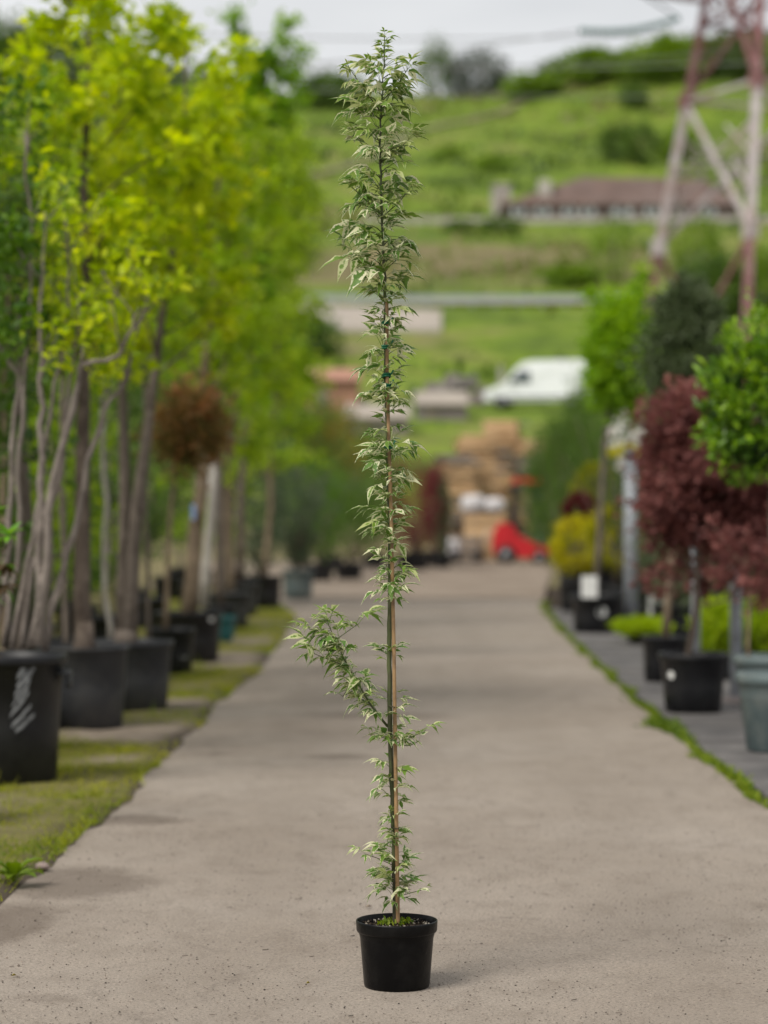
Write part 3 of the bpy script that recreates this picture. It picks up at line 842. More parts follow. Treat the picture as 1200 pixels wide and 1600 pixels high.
def cloud(rng, c, rad, K, per, sig, shell=.55, cut=None):
    """leaf points in clumps through an ellipsoid"""
    c = np.asarray(c, float); rad = np.asarray(rad, float)
    u = rnd_dirs(rng, K)
    rr = rng.uniform(shell, 1.0, K) ** .6
    cc = u * rr[:, None]
    pts = np.repeat(cc, per, 0) + rng.normal(size=(K * per, 3)) * sig
    if cut is not None:
        pts = pts[cut(pts)]
    return c + pts * rad, pts / (np.linalg.norm(pts, axis=1)[:, None] + 1e-6), np.repeat(rng.random(K), per)[:len(pts)] if cut is None else rng.random(len(pts))


def bush(b, rng, c, rad, K, per, sig, size, tmpl='oval', wide=.5, shell=.55, flat=.3, tmean=.5, tvar=.25, cut=None, up=0.2):
    pos, d, ct = cloud(rng, c, rad, K, per, sig, shell, cut)
    n = len(pos)
    d = d + rng.normal(size=(n, 3)) * .6; d[:, 2] += up
    nr = rnd_dirs(rng, n, flat)
    L = size * rng.uniform(.6, 1.25, n)
    b.leaves(pos, d, nr, L, L * wide, np.clip(tmean + (ct - .5) * tvar * 2 + rng.normal(0, .1, n), 0, 1), tmpl)


def trunk_line(rng, p, q, n=9, wob=.012):
    p, q = np.asarray(p, float), np.asarray(q, float)
    t = np.linspace(0, 1, n)[:, None]
    w = np.cumsum(rng.normal(size=(n, 3)) * wob, 0) * np.array([1, 1, 0]); w -= t * w[-1]; w -= (1 - t) * w[0]
    return p + (q - p) * t + w


# ---- hero: slender variegated maple in a small black pot
def leaflet(b, rng, o, d, up, L, Wd, droop, fold, tint, young):
    d = d / np.linalg.norm(d)
    s = np.cross(up, d); s /= np.linalg.norm(s) + 1e-9
    u = np.cross(d, s)
    st = [0, .14, .32, .5, .68, .84, 1.0]
    wp = [.04, .62, 1.0, .84, .48, .17, .0]
    V, A = [], []
    tw = rng.normal() * .35
    for i, (t, w) in enumerate(zip(st, wp)):
        mid = o + d * (t * L) * (1 - .12 * droop * t) + np.array([0, 0, -1.]) * droop * t * t * L * .75 + s * math.sin(t * 3) * L * .04 * tw
        wl = w * Wd / 2 * (1 + rng.normal() * .16); wr = w * Wd / 2 * (1 + rng.normal() * .16)
        ct, sn = math.cos(tw * t), math.sin(tw * t)
        s2 = s * ct + u * sn; u2 = u * ct - s * sn
        V += [mid + s2 * wl + u2 * fold * wl, mid, mid - s2 * wr + u2 * fold * wr]
        A += [1, 0, 1]
    F = []
    for i in range(len(st) - 1):
        a = i * 3
        F += [(a, a + 1, a + 4, a + 3), (a + 1, a + 2, a + 5, a + 4)]
    b.add(V, F, tint, A, young)


def compound(seed, pairs, scale=1.0, young=0.0, narrow=1.0):
    """one pinnate leaf along +X with Z up, base at origin"""
    rng = np.random.default_rng(seed)
    b = MB()
    Lr = scale * rng.uniform(.050, .072) * (1 if pairs > 1 else .8)
    t = np.linspace(0, 1, 6)
    arch = rng.uniform(.10, .35)
    R = np.stack([t * Lr, 0 * t, np.sin(t * 2.2) * Lr * arch], -1)
    b.tube(R, np.linspace(.0011, .0006, 6) * (1 if scale > .6 else .8), 4, rng.random(), cap=False, young=.3 + .7 * young)
    up = np.array([0, 0, 1.])
    def one(o, d, L):
        w = L * rng.uniform(.32, .44) * narrow
        leaflet(b, rng, o, d, up + rng.normal(size=3) * .25, L, w, rng.uniform(.10, .95), rng.uniform(.1, .5), rng.random(), np.clip(young + rng.normal() * .1, 0, 1))
    one(R[-1], np.array([1, rng.normal() * .12, -.1 + rng.normal() * .15]), scale * rng.uniform(.060, .082))
    for k in range(pairs):
        tt = 1 - .30 * (k + .35)
        q = np.array([np.interp(tt, t, R[:, i]) for i in range(3)])
        for sg in (-1, 1):
            a = math.radians(rng.uniform(35, 68)) * sg
            one(q, np.array([math.cos(a), math.sin(a), -.05 + rng.normal() * .18]), scale * rng.uniform(.047, .068) * (1 - .1 * k))
    return b


def hero_leaf_material():
    m, N, Lk = new_mat('variegated_leaf')
    out = N.new('ShaderNodeOutputMaterial'); b = N.new('ShaderNodeBsdfPrincipled')
    def att(nm):
        a = N.new('ShaderNodeAttribute'); a.attribute_name = nm; return a.outputs['Fac']
    ac, ti, yo = att('across'), att('tint'), att('young')
    oi = N.new('ShaderNodeObjectInfo')
    tc = N.new('ShaderNodeTexCoord')
    off = N.new('ShaderNodeVectorMath'); off.operation = 'ADD'
    sc_ = N.new('ShaderNodeCombineXYZ'); Lk.new(oi.outputs['Random'], sc_.inputs[0]); Lk.new(oi.outputs['Random'], sc_.inputs[1])
    Lk.new(tc.outputs['Object'], off.inputs[0]); Lk.new(sc_.outputs[0], off.inputs[1])
    n1 = noise(N, Lk, 95, 3, .6, vec=off.outputs[0])
    # cream where the edge coordinate plus blotches passes a per-leaflet limit
    rim = math_node(N, Lk, 'POWER', ac, 1.25)
    v = math_node(N, Lk, 'ADD', math_node(N, Lk, 'MULTIPLY', rim, .62), math_node(N, Lk, 'MULTIPLY', math_node(N, Lk, 'SUBTRACT', n1.outputs['Fac'], .5), 1.5))
    v = math_node(N, Lk, 'ADD', v, math_node(N, Lk, 'MULTIPLY', math_node(N, Lk, 'SUBTRACT', ti, .32), .66))
    cr = ramp(N, [(.36, (0, 0, 0)), (.50, (1, 1, 1))]); Lk.new(v, cr.inputs[0])
    n2 = noise(N, Lk, 40, 3, .5, vec=off.outputs[0])
    gr_ = ramp(N, [(.30, (.080, .185, .030)), (.55, (.145, .270, .050)), (.75, (.24, .345, .10))]); Lk.new(n2.outputs['Fac'], gr_.inputs[0])
    creamc = mix_col(N, Lk, n2.outputs['Fac'], (.78, .75, .46), (.86, .84, .64))
    col = mix_col(N, Lk, cr.outputs[0], gr_.outputs[0], creamc)
    yg = mix_col(N, Lk, math_node(N, Lk, 'MULTIPLY', cr.outputs[0], .7), (.185, .300, .030), (.52, .56, .20))
    col = mix_col(N, Lk, yo, col, yg)
    Lk.new(col, b.inputs['Base Color'])
    b.inputs['Roughness'].default_value = .48; b.inputs['Specular IOR Level'].default_value = .35
    t = N.new('ShaderNodeBsdfTranslucent'); Lk.new(col, t.inputs['Color'])
    mx = N.new('ShaderNodeMixShader'); mx.inputs[0].default_value = .42
    Lk.new(b.outputs[0], mx.inputs[1]); Lk.new(t.outputs[0], mx.inputs[2]); Lk.new(mx.outputs[0], out.inputs[0])
    bp = N.new('ShaderNodeBump'); bp.inputs['Strength'].default_value = .25; bp.inputs['Distance'].default_value = .003
    Lk.new(n1.outputs['Fac'], bp.inputs['Height']); Lk.new(bp.outputs[0], b.inputs['Normal'])
    return m


M['hero_leaf'] = hero_leaf_material()
M['hero_stem'] = surf_mat('hero_stem', (.105, .125, .048), (.055, .068, .026), rough=.55, scale=45, mapping=(1, 1, .1), dirt=(.065, .055, .035), dscale=20)
M['hero_bark'] = surf_mat('hero_bark', (.10, .085, .052), (.045, .040, .026), rough=.8, scale=40, mapping=(1, 1, .2), dirt=(.06, .075, .03), dscale=15)

H = P(620, 1541.7, FOCUS); H[2] = 0
hero = thing('potted_variegated_maple', 'tall slender variegated maple on a bamboo stake in a small black pot on the lane', 'potted tree', H)
HP = lambda px, py, dy=0.0: P(px, py, FOCUS) + np.array([0, dy, 0])
# pot
pb = MB()
r, h = .120, .196
prof = [(0, 0), (.088, 0), (.0945, .003), (.0965, .010), (.1085, .155), (.1088, .160), (.1165, .1635), (.1185, .168), (.1195, .192), (.1190, .196), (.1172, .1968), (.1158, .194), (.113, .165), (.104, .13)]
pb.lathe(prof, 72, H); pot = pb.build('pot', M['pot_hero'], hero)
rg = np.random.default_rng(77)
sb = MB()
rad = np.linspace(0, .112, 12); k = 60
V = [(H[0] + q * math.cos(a / k * 2 * math.pi), H[1] + q * math.sin(a / k * 2 * math.pi), .174 + .006 * (1 - q / .112) + rg.normal() * .0022) for q in rad for a in range(k)]
F = [(i * k + a, i * k + (a + 1) % k, (i + 1) * k + (a + 1) % k, (i + 1) * k + a) for i in range(11) for a in range(k)]
sb.add(V, F); sb.build('soil', M['soil'], hero)
cb = MB()
for i in range(330):
    a, q = rg.uniform(0, 6.28), .108 * math.sqrt(rg.random()); s = rg.uniform(.0015, .0048)
    cb.add(oc * s * rg.uniform(.6, 1.4, (6, 1)) + np.array([H[0] + q * math.cos(a), H[1] + q * math.sin(a), .181 + rg.uniform(0, .004)]), of, rg.random(), mat=0 if rg.random() < .30 else 1)
cb.build('compost_crumbs', [M['perlite'], M['soil']], hero, smooth=False, kind='stuff')
wb = MB()
for cx, cy, nn in ((-.02, .02, 45), (-.035, .0, 40), (.012, -.0, 30), (.03, .03, 26)):
    pos = np.array([H[0] + cx, H[1] + cy, .181]) + rg.normal(size=(nn, 3)) * np.array([.009, .012, .003])
    dd = rg.normal(size=(nn, 3)); dd[:, 2] = np.abs(dd[:, 2]) + .6
    wb.leaves(pos, dd, rnd_dirs(rg, nn), rg.uniform(.008, .024, nn), .006, rg.random(nn), 'oval')
wb.build('moss_tuft', M['weed'], hero, kind='stuff')
# stem and stake
SX = lambda py: np.interp(py, [55, 100, 200, 300, 400, 480, 500, 600, 700, 800, 900, 1000, 1120, 1300, 1445], [601, 600.5, 594, 595.5, 599, 602.5, 601, 603, 606, 609.5, 610, 608.5, 609, 615, 619])
rg = np.random.default_rng(5)
sy = np.concatenate([[1452], np.arange(1440, 54, -16), [54]])
sp = np.array([HP(SX(q) + (rg.normal() * .5 if q > 480 else rg.normal() * .9), q, .012 + .004 * math.sin(q * .01)) for q in sy])
sr = np.interp(sy, [54, 200, 480, 900, 1300, 1400, 1452], [.0012, .0028, .0048, .0068, .0078, .0090, .0105])
tb = MB(); tb.tube(sp[6:], sr[6:], 9); tb.build('stem', M['hero_stem'], hero)
tb = MB(); tb.tube(sp[:7], sr[:7] * 1.02, 9); tb.build('stem_base', M['hero_bark'], hero)
KX = lambda py: np.interp(py, [470, 600, 800, 1000, 1200, 1452], [604.5, 605.0, 611, 615.2, 618, 622])
ky = np.linspace(1452, 472, 70)
kp = np.array([HP(KX(q), q, -.004) for q in ky])
kr = np.full(70, .0058) * np.linspace(1.05, .85, 70)
for i in range(4, 70, 9):
    kr[i] *= 1.16
tb = MB(); tb.tube(kp, kr, 9); tb.build('bamboo_stake', M['bamboo'], hero)
for py in (505, 541, 587, 602, 697, 1104, 1293):
    c = (HP(KX(py), py, -.004) + HP(SX(py), py, .012)) / 2
    tb = MB()
    t = np.linspace(0, 2 * math.pi, 15)
    for dz in ((-.003, .003) if py < 1000 else (0,)):
        ring = np.stack([c[0] + .0115 * np.cos(t), c[1] + .017 * np.sin(t), c[2] + dz + .003 * np.sin(t + py)], -1)
        tb.tube(ring, .0032 if py < 1000 else .0016, 5, cap=False)
    if py < 1000:
        tb.tube([c + np.array([.010, -.012, 0]), c + np.array([.016, -.016, .008]), c + np.array([.020, -.014, .016])], .0026, 5)
    tb.build('plant_tie', M['tie_green'] if py < 1000 else M['hero_bark'], hero)

# leaves: mesh variants shared by the single leaves
VAR = {}
VAR['big'] = [compound(100 + i, 2, 1.0, .05 + .22 * (i % 3 == 0)) for i in range(9)]
VAR['mid'] = [compound(200 + i, 1, .88, .06 + .25 * (i % 3 == 1)) for i in range(7)]
VAR['soft'] = [compound(300 + i, 2, .72, .75, .85) for i in range(5)]
VAR['tip'] = [compound(400 + i, 1, .48, .85, .7) for i in range(5)]
VAR['green'] = [compound(500 + i, 2, 1.05, .55) for i in range(3)]
placed = []      # (kind, variant, matrix, weight)
rg = np.random.default_rng(42)


def put_leaf(kind, p, az, el, roll=0.0, s=1.0):
    m = Matrix.Translation(Vector(p)) @ Matrix.Rotation(az, 4, 'Z') @ Matrix.Rotation(-el, 4, 'Y') @ Matrix.Rotation(roll, 4, 'X') @ Matrix.Scale(s, 4)
    placed.append((kind, int(rg.integers(len(VAR[kind]))), m, s * {'big': 1, 'green': 1.05, 'mid': .8, 'soft': .7, 'tip': .4}[kind]))


twigs = MB()


def node(py, eL, eR, nl, kind_w=(.5, .34, .12, .04)):
    base = HP(SX(py), py, .012)
    az0 = rg.uniform(0, 6.28)
    for i in range(nl):
        az = az0 + i * 2.4 + rg.normal() * .35
        c = math.cos(az)
        ext = (eR if c > 0 else eL) * FOCUS / FPX                 # reach in metres on that side
        kind = rg.choice(['big', 'mid', 'soft', 'green'], p=kind_w)
        reach = ext * rg.uniform(.62, 1.12)
        leaf_l = {'big': .118, 'mid': .095, 'soft': .085, 'green': .12}[kind]
        s = 1.1
        if leaf_l > reach:
            s = max(.66, reach / leaf_l)
        lead = max(0.0, reach - leaf_l * s * .85)
        el = rg.uniform(-.15, .95)
        p = base + np.array([0, 0, rg.normal() * .006])
        if lead > .01:
            d = np.array([math.cos(az) * .8, math.sin(az) * .8, rg.uniform(.25, .9)])
            q = p + d * lead
            twigs.tube([p, (p + q) / 2 + np.array([0, 0, .003]), q], [.0017, .0014, .001], 4)
            put_leaf(kind, q, az, el - .2, rg.normal() * .3, s)
            if rg.random() < .45:
                put_leaf('mid' if rg.random() < .7 else 'tip', q - d * lead * .3, az + rg.uniform(.7, 1.5) * rg.choice([-1, 1]), el - .3, rg.normal() * .4, s * .85)
        else:
            put_leaf(kind, p, az, el, rg.normal() * .3, s)


for py in (57, 63, 70, 78, 87, 97):
    base = HP(SX(py), py, .012)
    a0 = rg.uniform(0, 6.28)
    for i in range(3 + (py > 75)):
        put_leaf('tip', base, a0 + i * 2.1 + rg.normal() * .3, rg.uniform(.45, 1.0), 0, rg.uniform(.55, .85) * (1 + (py - 57) * .012))
EY = [105, 125, 150, 190, 215, 240, 300, 345, 380, 420, 460, 480]
EL = [48, 62, 68, 68, 62, 68, 64, 70, 72, 76, 58, 44]
ER = [54, 60, 60, 56, 54, 60, 58, 57, 58, 62, 60, 50]
py = 104.0
while py < 478:
    node(py, np.interp(py, EY, EL), np.interp(py, EY, ER), int(rg.integers(3, 5)), (.42, .34, .18, .06) if py > 200 else (.24, .30, .34, .12))
    py += rg.uniform(7.5, 12.0)
for py, l, r_, nn in [(488, 30, 46, 5), (498, 30, 40, 4), (507, 38, 30, 5), (520, 38, 34, 5), (545, 58, 48, 6), (558, 50, 45, 5), (566, 35, 30, 3), (588, 52, 44, 6), (599, 45, 40, 5),
                      (618, 42, 50, 6), (630, 52, 48, 6), (640, 40, 35, 3), (658, 34, 40, 5), (672, 38, 40, 5), (694, 40, 44, 5), (706, 50, 48, 6), (720, 44, 56, 6), (734, 44, 48, 5),
                      (749, 48, 44, 5), (763, 44, 54, 5), (778, 44, 36, 5), (790, 50, 40, 5), (803, 52, 36, 5), (820, 56, 38, 6), (834, 48, 40, 5), (850, 46, 40, 5), (862, 40, 62, 6),
                      (893, 44, 60, 6), (905, 48, 50, 6), (918, 48, 44, 6), (930, 38, 40, 5), (943, 28, 26, 4), (1022, 28, 6, 2), (1033, 24, 30, 5), (1040, 10, 26, 2),
                      (1087, 8, 26, 2), (1100, 30, 8, 2), (1124, 30, 26, 4), (1150, 48, 30, 4), (1160, 42, 44, 5), (1204, 44, 18, 4), (1214, 46, 22, 4), (1232, 24, 52, 4), (1244, 28, 46, 4),
                      (1258, 16, 34, 3), (1283, 24, 26, 4), (1292, 18, 28, 3), (1312, 30, 26, 4), (1324, 42, 32, 5), (1340, 46, 36, 5), (1352, 46, 40, 5), (1366, 50, 44, 5), (1380, 50, 42, 5),
                      (1392, 56, 44, 5), (1402, 40, 56, 4), (1414, 22, 26, 3)]:
    node(py, l, r_, nn + (1 if py > 1300 else 0), (.44, .42, .06, .08))


def shoot(pix, r0, nl, kinds, s=1.0, dy=(0, 0), tipk='tip', ends=3):
    """side shoot through photo points, carrying opposite pairs of leaves"""
    pts = np.array([HP(x, y_, .012 + dy[0] + (dy[1] - dy[0]) * i / (len(pix) - 1)) for i, (x, y_) in enumerate(pix)])
    t = np.linspace(0, 1, 9)
    src = np.linspace(0, 1, len(pts))
    fine = np.stack([np.interp(t, src, pts[:, k]) for k in range(3)], -1)
    sb_ = MB(); sb_.tube(fine, np.linspace(r0, .0011, 9), 6); sb_.build('side_shoot', M['hero_stem'], hero)
    for i in range(nl):
        u = .12 + .86 * (i + rg.uniform(0, .7)) / nl
        p, d = at_t(fine, min(u, 1.))
        az = math.atan2(d[1], d[0]) + rg.uniform(.5, 1.6) * rg.choice([-1, 1]) if rg.random() < .8 else rg.uniform(0, 6.28)
        put_leaf(rg.choice(kinds), p, az, rg.uniform(-.25, .7), rg.normal() * .35, s * rg.uniform(.7, 1.05))
    p, d = at_t(fine, 1.)
    for i in range(ends):
        put_leaf(tipk, p, math.atan2(d[1], d[0]) + rg.normal() * 1.1, rg.uniform(.1, .9), rg.normal() * .3, s * rg.uniform(.7, 1.1))


shoot([(606, 1136), (583, 1108), (562, 1072), (543, 1040), (524, 1000), (511, 968)],   .0042, 62, ['big', 'big', 'mid', 'mid', 'green', 'soft'], .92, (0, -.05), 'soft', 4)
shoot([(545, 1042), (515, 1030), (492, 1020)], .0014, 5, ['green', 'big'], .95, (-.02, -.06), 'green', 2)
shoot([(524, 1000), (545, 985), (560, 975)], .0014, 4, ['green', 'soft'], .9, (-.03, .0), 'green', 1)
shoot([(516, 985), (498, 985), (484, 982)], .0012, 2, ['soft'], .8, (-.03, -.05), 'soft', 2)
shoot([(560, 1072), (545, 1075), (535, 1090)], .0012, 4, ['big', 'mid'], .85, (-.02, .03), 'mid', 1)
shoot([(612, 1164), (640, 1152), (664, 1141)], .0016, 7, ['soft', 'mid', 'green'], .62, (-.01, -.04), 'tip', 3)
shoot([(612, 1164), (640, 1166), (655, 1160)], .0014, 4, ['mid', 'big'], .6, (-.01, .02), 'mid', 1)
shoot([(612, 1158), (590, 1150), (578, 1150)], .0014, 3, ['green', 'mid'], .55, (-.01, .02), 'green', 1)
shoot([(614, 1352), (590, 1340), (570, 1332)], .0014, 4, ['green', 'mid'], .55, (-.01, -.04), 'green', 1)
shoot([(618, 1402), (645, 1394), (664, 1389)], .0013, 3, ['tip', 'mid'], .6, (-.01, -.02), 'tip', 2)
shoot([(594, 172), (570, 142), (546, 108)], .0022, 8, ['soft', 'mid', 'soft'], .8, (0, -.03), 'tip', 4)
shoot([(594, 250), (572, 232), (553, 212)], .0018, 6, ['soft', 'mid'], .8, (0, -.03), 'soft', 3)
shoot([(596, 252), (618, 238), (638, 220)], .0018, 5, ['soft', 'mid'], .8, (0, -.03), 'soft', 5)
shoot([(597, 335), (572, 312), (545, 290)], .0018, 6, ['mid', 'big'], .85, (0, -.03), 'tip', 3)
shoot([(597, 338), (622, 318), (638, 300)], .0018, 5, ['soft', 'big'], .85, (0, -.04), 'soft', 4)
shoot([(600, 385), (572, 372), (556, 362)], .0018, 4, ['big', 'soft'], .85, (0, .03), 'soft', 3)
shoot([(594, 160), (620, 135), (636, 112)], .002, 6, ['soft', 'mid'], .9, (0, -.04), 'soft', 3)
shoot([(600, 430), (575, 412), (552, 398)], .0018, 5, ['big', 'mid'], .9, (0, -.03), 'big', 2)
twigs.build('leaf_stalks', M['hero_stem'], hero, kind='stuff')

placed.sort(key=lambda q: -q[3])
var_mesh = {}
for kk, lst in VAR.items():
    for i, vb in enumerate(lst):
        o = vb.build('leaf', M['hero_leaf']); var_mesh[(kk, i)] = o.data
        bpy.data.objects.remove(o)
hl = Vector(hero.location)
rest = MB()
for i, (kk, vi, m, w) in enumerate(placed):
    if i < 298:
        o = bpy.data.objects.new('leaf', var_mesh[(kk, vi)])
        COL.objects.link(o); o.parent = hero
        o.matrix_basis = Matrix.Translation(-hl) @ m
    else:
        vb = VAR[kk][vi]; R = np.array(m)
        v = np.concatenate(vb.v) @ R[:3, :3].T + R[:3, 3]
        lp = np.concatenate(vb.loops); tt = np.concatenate(vb.tot); e = np.cumsum(tt)
        rest.add(v, [tuple(lp[a - c:a]) for a, c in zip(e, tt)], np.concatenate(vb.attr['tint']), np.concatenate(vb.attr['across']), np.concatenate(vb.attr['young']))
if rest.n:
    rest.build('small_leaves', M['hero_leaf'], hero, kind='stuff')


# ---- trees and shrubs in pots along the left verge
def potted(name, label, cat, X, D, r, h, potmat, seed, group=None, rb=None, rim=.06, lip=.02, z=0.02):
    t = thing(name, label, cat, (X, D, z), group)
    make_pot(t, r, h, potmat, rb, rim, lip, seed=seed)
    return t, np.random.default_rng(seed), z + h - .05


G_L = 'potted trees along the left verge'
# many-stemmed shrub with chalk scribble on its pot
t, rg, zs = potted('potted_multi_stem_shrub', 'shrub of many bare grey stems in a big black pot with a chalk scribble', 'potted shrub', -1.955, 12.35, .335, .645, M['pot_black'], 1, rim=.05, lip=.022)
lb, lb2 = MB(), MB()
stems = [[(18, 1015), (40, 900), (66, 760), (75, 640), (100, 545), (108, 430), (104, 340)],
         [(70, 1018), (85, 930), (115, 830), (140, 720), (165, 640), (195, 590), (222, 500), (236, 450)],
         [(48, 1012), (72, 880), (80, 760), (112, 640), (128, 575), (185, 555), (205, 510), (216, 480)],
         [(5, 1010), (28, 860), (32, 700), (40, 600), (48, 480), (44, 330), (40, 200)],
         [(-15, 1010), (10, 880), (18, 720), (30, 590), (-10, 530), (-40, 470)],
         [(62, 1012), (60, 860), (66, 700), (64, 600), (62, 480), (72, 330)],
         [(30, 1012), (52, 880), (95, 740), (110, 600), (118, 520), (128, 450)]]
for i, sx_ in enumerate(stems):
    pts = np.array([P(x, y_, 12.35 + .12 * math.sin(i * 2.1) * (1 + .5 * k / 6)) for k, (x, y_) in enumerate(sx_)])
    u = np.linspace(0, 1, 22); s0 = np.linspace(0, 1, len(pts))
    fine = np.stack([np.interp(u, s0, pts[:, k]) for k in range(3)], -1) + rg.normal(size=(22, 3)) * .006
    tb = MB()
    an, dr = limbs(tb, rg, fine, .0165 + .005 * (i % 3), .005, .55, 4, lambda t: .30, lambda t: 40, .06, 3, .22, tsides=7, prad=.5)
    tb.build('stem', M['bark_pale'], t)
    kk_ = 600 + an[:, 0] / an[:, 1] * FPX < 62
    leaf_out(lb, rg, an[kk_], dr[kk_], 5, .075, .06, 'oval', .55, tmean=.5)
    leaf_out(lb2, rg, an[~kk_], dr[~kk_], 2, .07, .04, 'oval', .55, tmean=.5)
lb.build('crown', M['leaf_green'], t, kind='stuff'); lb2.build('young_leaves', M['leaf_yellow'], t, kind='stuff')
cb = MB()
for k, (a0, z0, dz, wz) in enumerate([(0.30, .50, .10, .030), (.26, .455, .12, .032), (.225, .40, .13, .026), (.20, .35, .12, .03), (.235, .30, .10, .03), (.30, .275, .08, .028), (.34, .42, .08, .02), (.30, .545, .05, .045)]):
    V = []
    for u in np.linspace(0, 1, 8):
        a = a0 - .06 + u * (.32 if k < 6 else .16) + .01 * math.sin(u * 9 + k)
        z_ = z0 + u * dz
        for sgn in (-1, 1):
            rr = .2814 + (.313 - .2814) * min(1, z_ / .595) + .0035
            A = -math.pi / 2 + a + .16
            zz = z_ + sgn * wz / 2 * (1 - .6 * abs(u - .5))
            V.append((t.location.x + rr * math.cos(A), t.location.y + rr * math.sin(A), t.location.z + zz))
    cb.add(V, [(2 * i, 2 * i + 2, 2 * i + 3, 2 * i + 1) for i in range(7)])
cb.build('chalk_scribble', M['chalk'], t)
hb = MB(); hb.box((t.location.x + .325, t.location.y - .02, .57), (.07, .14, .022)); hb.box((t.location.x + .35, t.location.y - .02, .53), (.018, .10, .07))
hb.build('pot_handle', M['pot_dusty'], t)

# yellow maple with one straight dark trunk
t, rg, zs = potted('potted_yellow_maple', 'yellow-leaved maple with one straight dark trunk in a black pot', 'potted tree', -1.93, 15.45, .305, .515, M['pot_dusty'], 2, G_L, rim=.03, lip=.014)
tb, lb = MB(), MB()
tr = trunk_line(rg, P(132, 1020, 15.45), P(140, -35, 15.45), 14, .012)
tb.tube([tr[0] + np.array([0, 0, -.02]), tr[0] + np.array([0, 0, .07]), tr[0] + np.array([0, 0, .2])], [.095, .068, .058], 10)
an, dr = limbs(tb, rg, tr, .062, .010, .40, 26, lambda t: .78 - .55 * max(0, t - .5) - (.22 if t < .45 else 0), lambda t: 62 - 18 * t, .03, 5, .30, tsides=9)
an = np.array(an); keep = an[:, 2] > 1.39 + (800 - 560) / FPX * 15.45
leaf_out(lb, rg, an[keep], np.array(dr)[keep], 6, .098, .05, 'maple', 1.05, flat=.9, tmean=.62)
tb.build('trunk', M['bark_brown'], t); lb.build('crown', M['leaf_yellow'], t, kind='stuff')

# forked pale maple, yellow crown leaning to the lane
t, rg, zs = potted('potted_forked_maple', 'yellow-green maple with two pale trunks forking from a black pot', 'potted tree', -1.76, 16.8, .30, .48, M['pot_dusty'], 3, G_L, rim=.045, lip=.018)
tb, lb = MB(), MB()
for pp, nm in (([(203, 1010), (210, 820), (228, 690), (240, 590), (262, 430), (285, 270), (292, 70)], 22), ([(192, 1010), (196, 800), (194, 690), (190, 590), (215, 420), (238, 300), (250, 190)], 13)):
    pts = np.array([P(x, y_, 16.8 + (.06 if nm == 13 else -.04)) for x, y_ in pp])
    u = np.linspace(0, 1, 16); s0 = np.linspace(0, 1, len(pts))
    fine = np.stack([np.interp(u, s0, pts[:, k]) for k in range(3)], -1)
    an, dr = limbs(tb, rg, fine, .056, .008, .46, nm, lambda t: .80 - .55 * max(0, t - .55), lambda t: 62 - 14 * t, .025, 5, .30, tsides=8)
    keep = (an[:, 2] > 1.39 + (800 - 580) / FPX * 16.8) & (an[:, 0] < -.92)
    leaf_out(lb, rg, an[keep], dr[keep], 5, .098, .05, 'maple', 1.05, flat=.9, tmean=.6)
    tb.tube([fine[0] + np.array([0, 0, -.02]), fine[0] + np.array([0, 0, .12])], [.075, .054], 8)
tb.build('trunk', M['bark_grey'], t); lb.build('crown', M['leaf_yellow'], t, kind='stuff')

# photinia standard
t, rg, zs = potted('potted_photinia_standard', 'bronze-red photinia ball on a thin stem in a shiny black pot', 'potted tree', -1.82, 20.6, .215, .38, M['pot_black'], 4, rim=.04, lip=.012)
tb, lb = MB(), MB()
c = P(292, 676, 20.6)
tr = trunk_line(rg, P(258, 990, 20.6), P(272, 720, 20.6), 7, .008)
tb.tube(tr, np.linspace(.026, .018, 7), 7)
for k in range(9):
    tb.tube(path_pts(rg, tr[-1], rg.normal(size=3) * .5 + np.array([.25, 0, .8]), .34, 4, .1, .02), np.linspace(.010, .003, 5), 5)
bush(lb, rg, c, (.29, .28, .30), 90, 36, .30, .06, tmean=.42, tvar=.35, shell=.2)
bush(lb, rg, c + np.array([.04, 0, .12]), (.24, .25, .25), 60, 16, .14, .055, tmean=.85, tvar=.15, cut=lambda p: p[:, 2] > -.1)
tb.build('trunk', M['bark_tan'], t); lb.build('crown', M['leaf_photinia'], t, kind='stuff')
put_sticker(t, .215, .38, -math.pi / 2 + .75, .17, .085, .085, M['sticker'], True)

# thick trunk in the wide pot, green crown
t, rg, zs = potted('potted_thick_trunk_tree', 'green tree with a thick tan trunk and pale blue tag in a wide black pot', 'potted tree', -1.79, 22.2, .315, .455, M['pot_black'], 5, G_L, rim=.04, lip=.02)
tb, lb = MB(), MB()
tr = trunk_line(rg, P(294, 965, 22.2), P(345, 210, 22.2), 12, .02)
an, dr = limbs(tb, rg, tr, .078, .012, .36, 20, lambda t: .85 - .6 * max(0, t - .55), lambda t: 52 - 14 * t, .03, 6, .36, tsides=9)
keep = (an[:, 2] > 2.5) & (an[:, 0] < -.9)
leaf_out(lb, rg, an[keep], dr[keep], 8, .088, .07, 'oval', .65, tmean=.55)
tb.build('trunk', M['bark_tan'], t); lb.build('crown', M['leaf_lime'], t, kind='stuff')
b = MB(); b.box(P(302, 800, 22.11), (.035, .01, .14)); b.build('plant_tag', M['blue_sticker'], t, smooth=False)
put_sticker(t, .315, .455, -math.pi / 2 + .85, .40, .07, .06, M['sticker'], True)

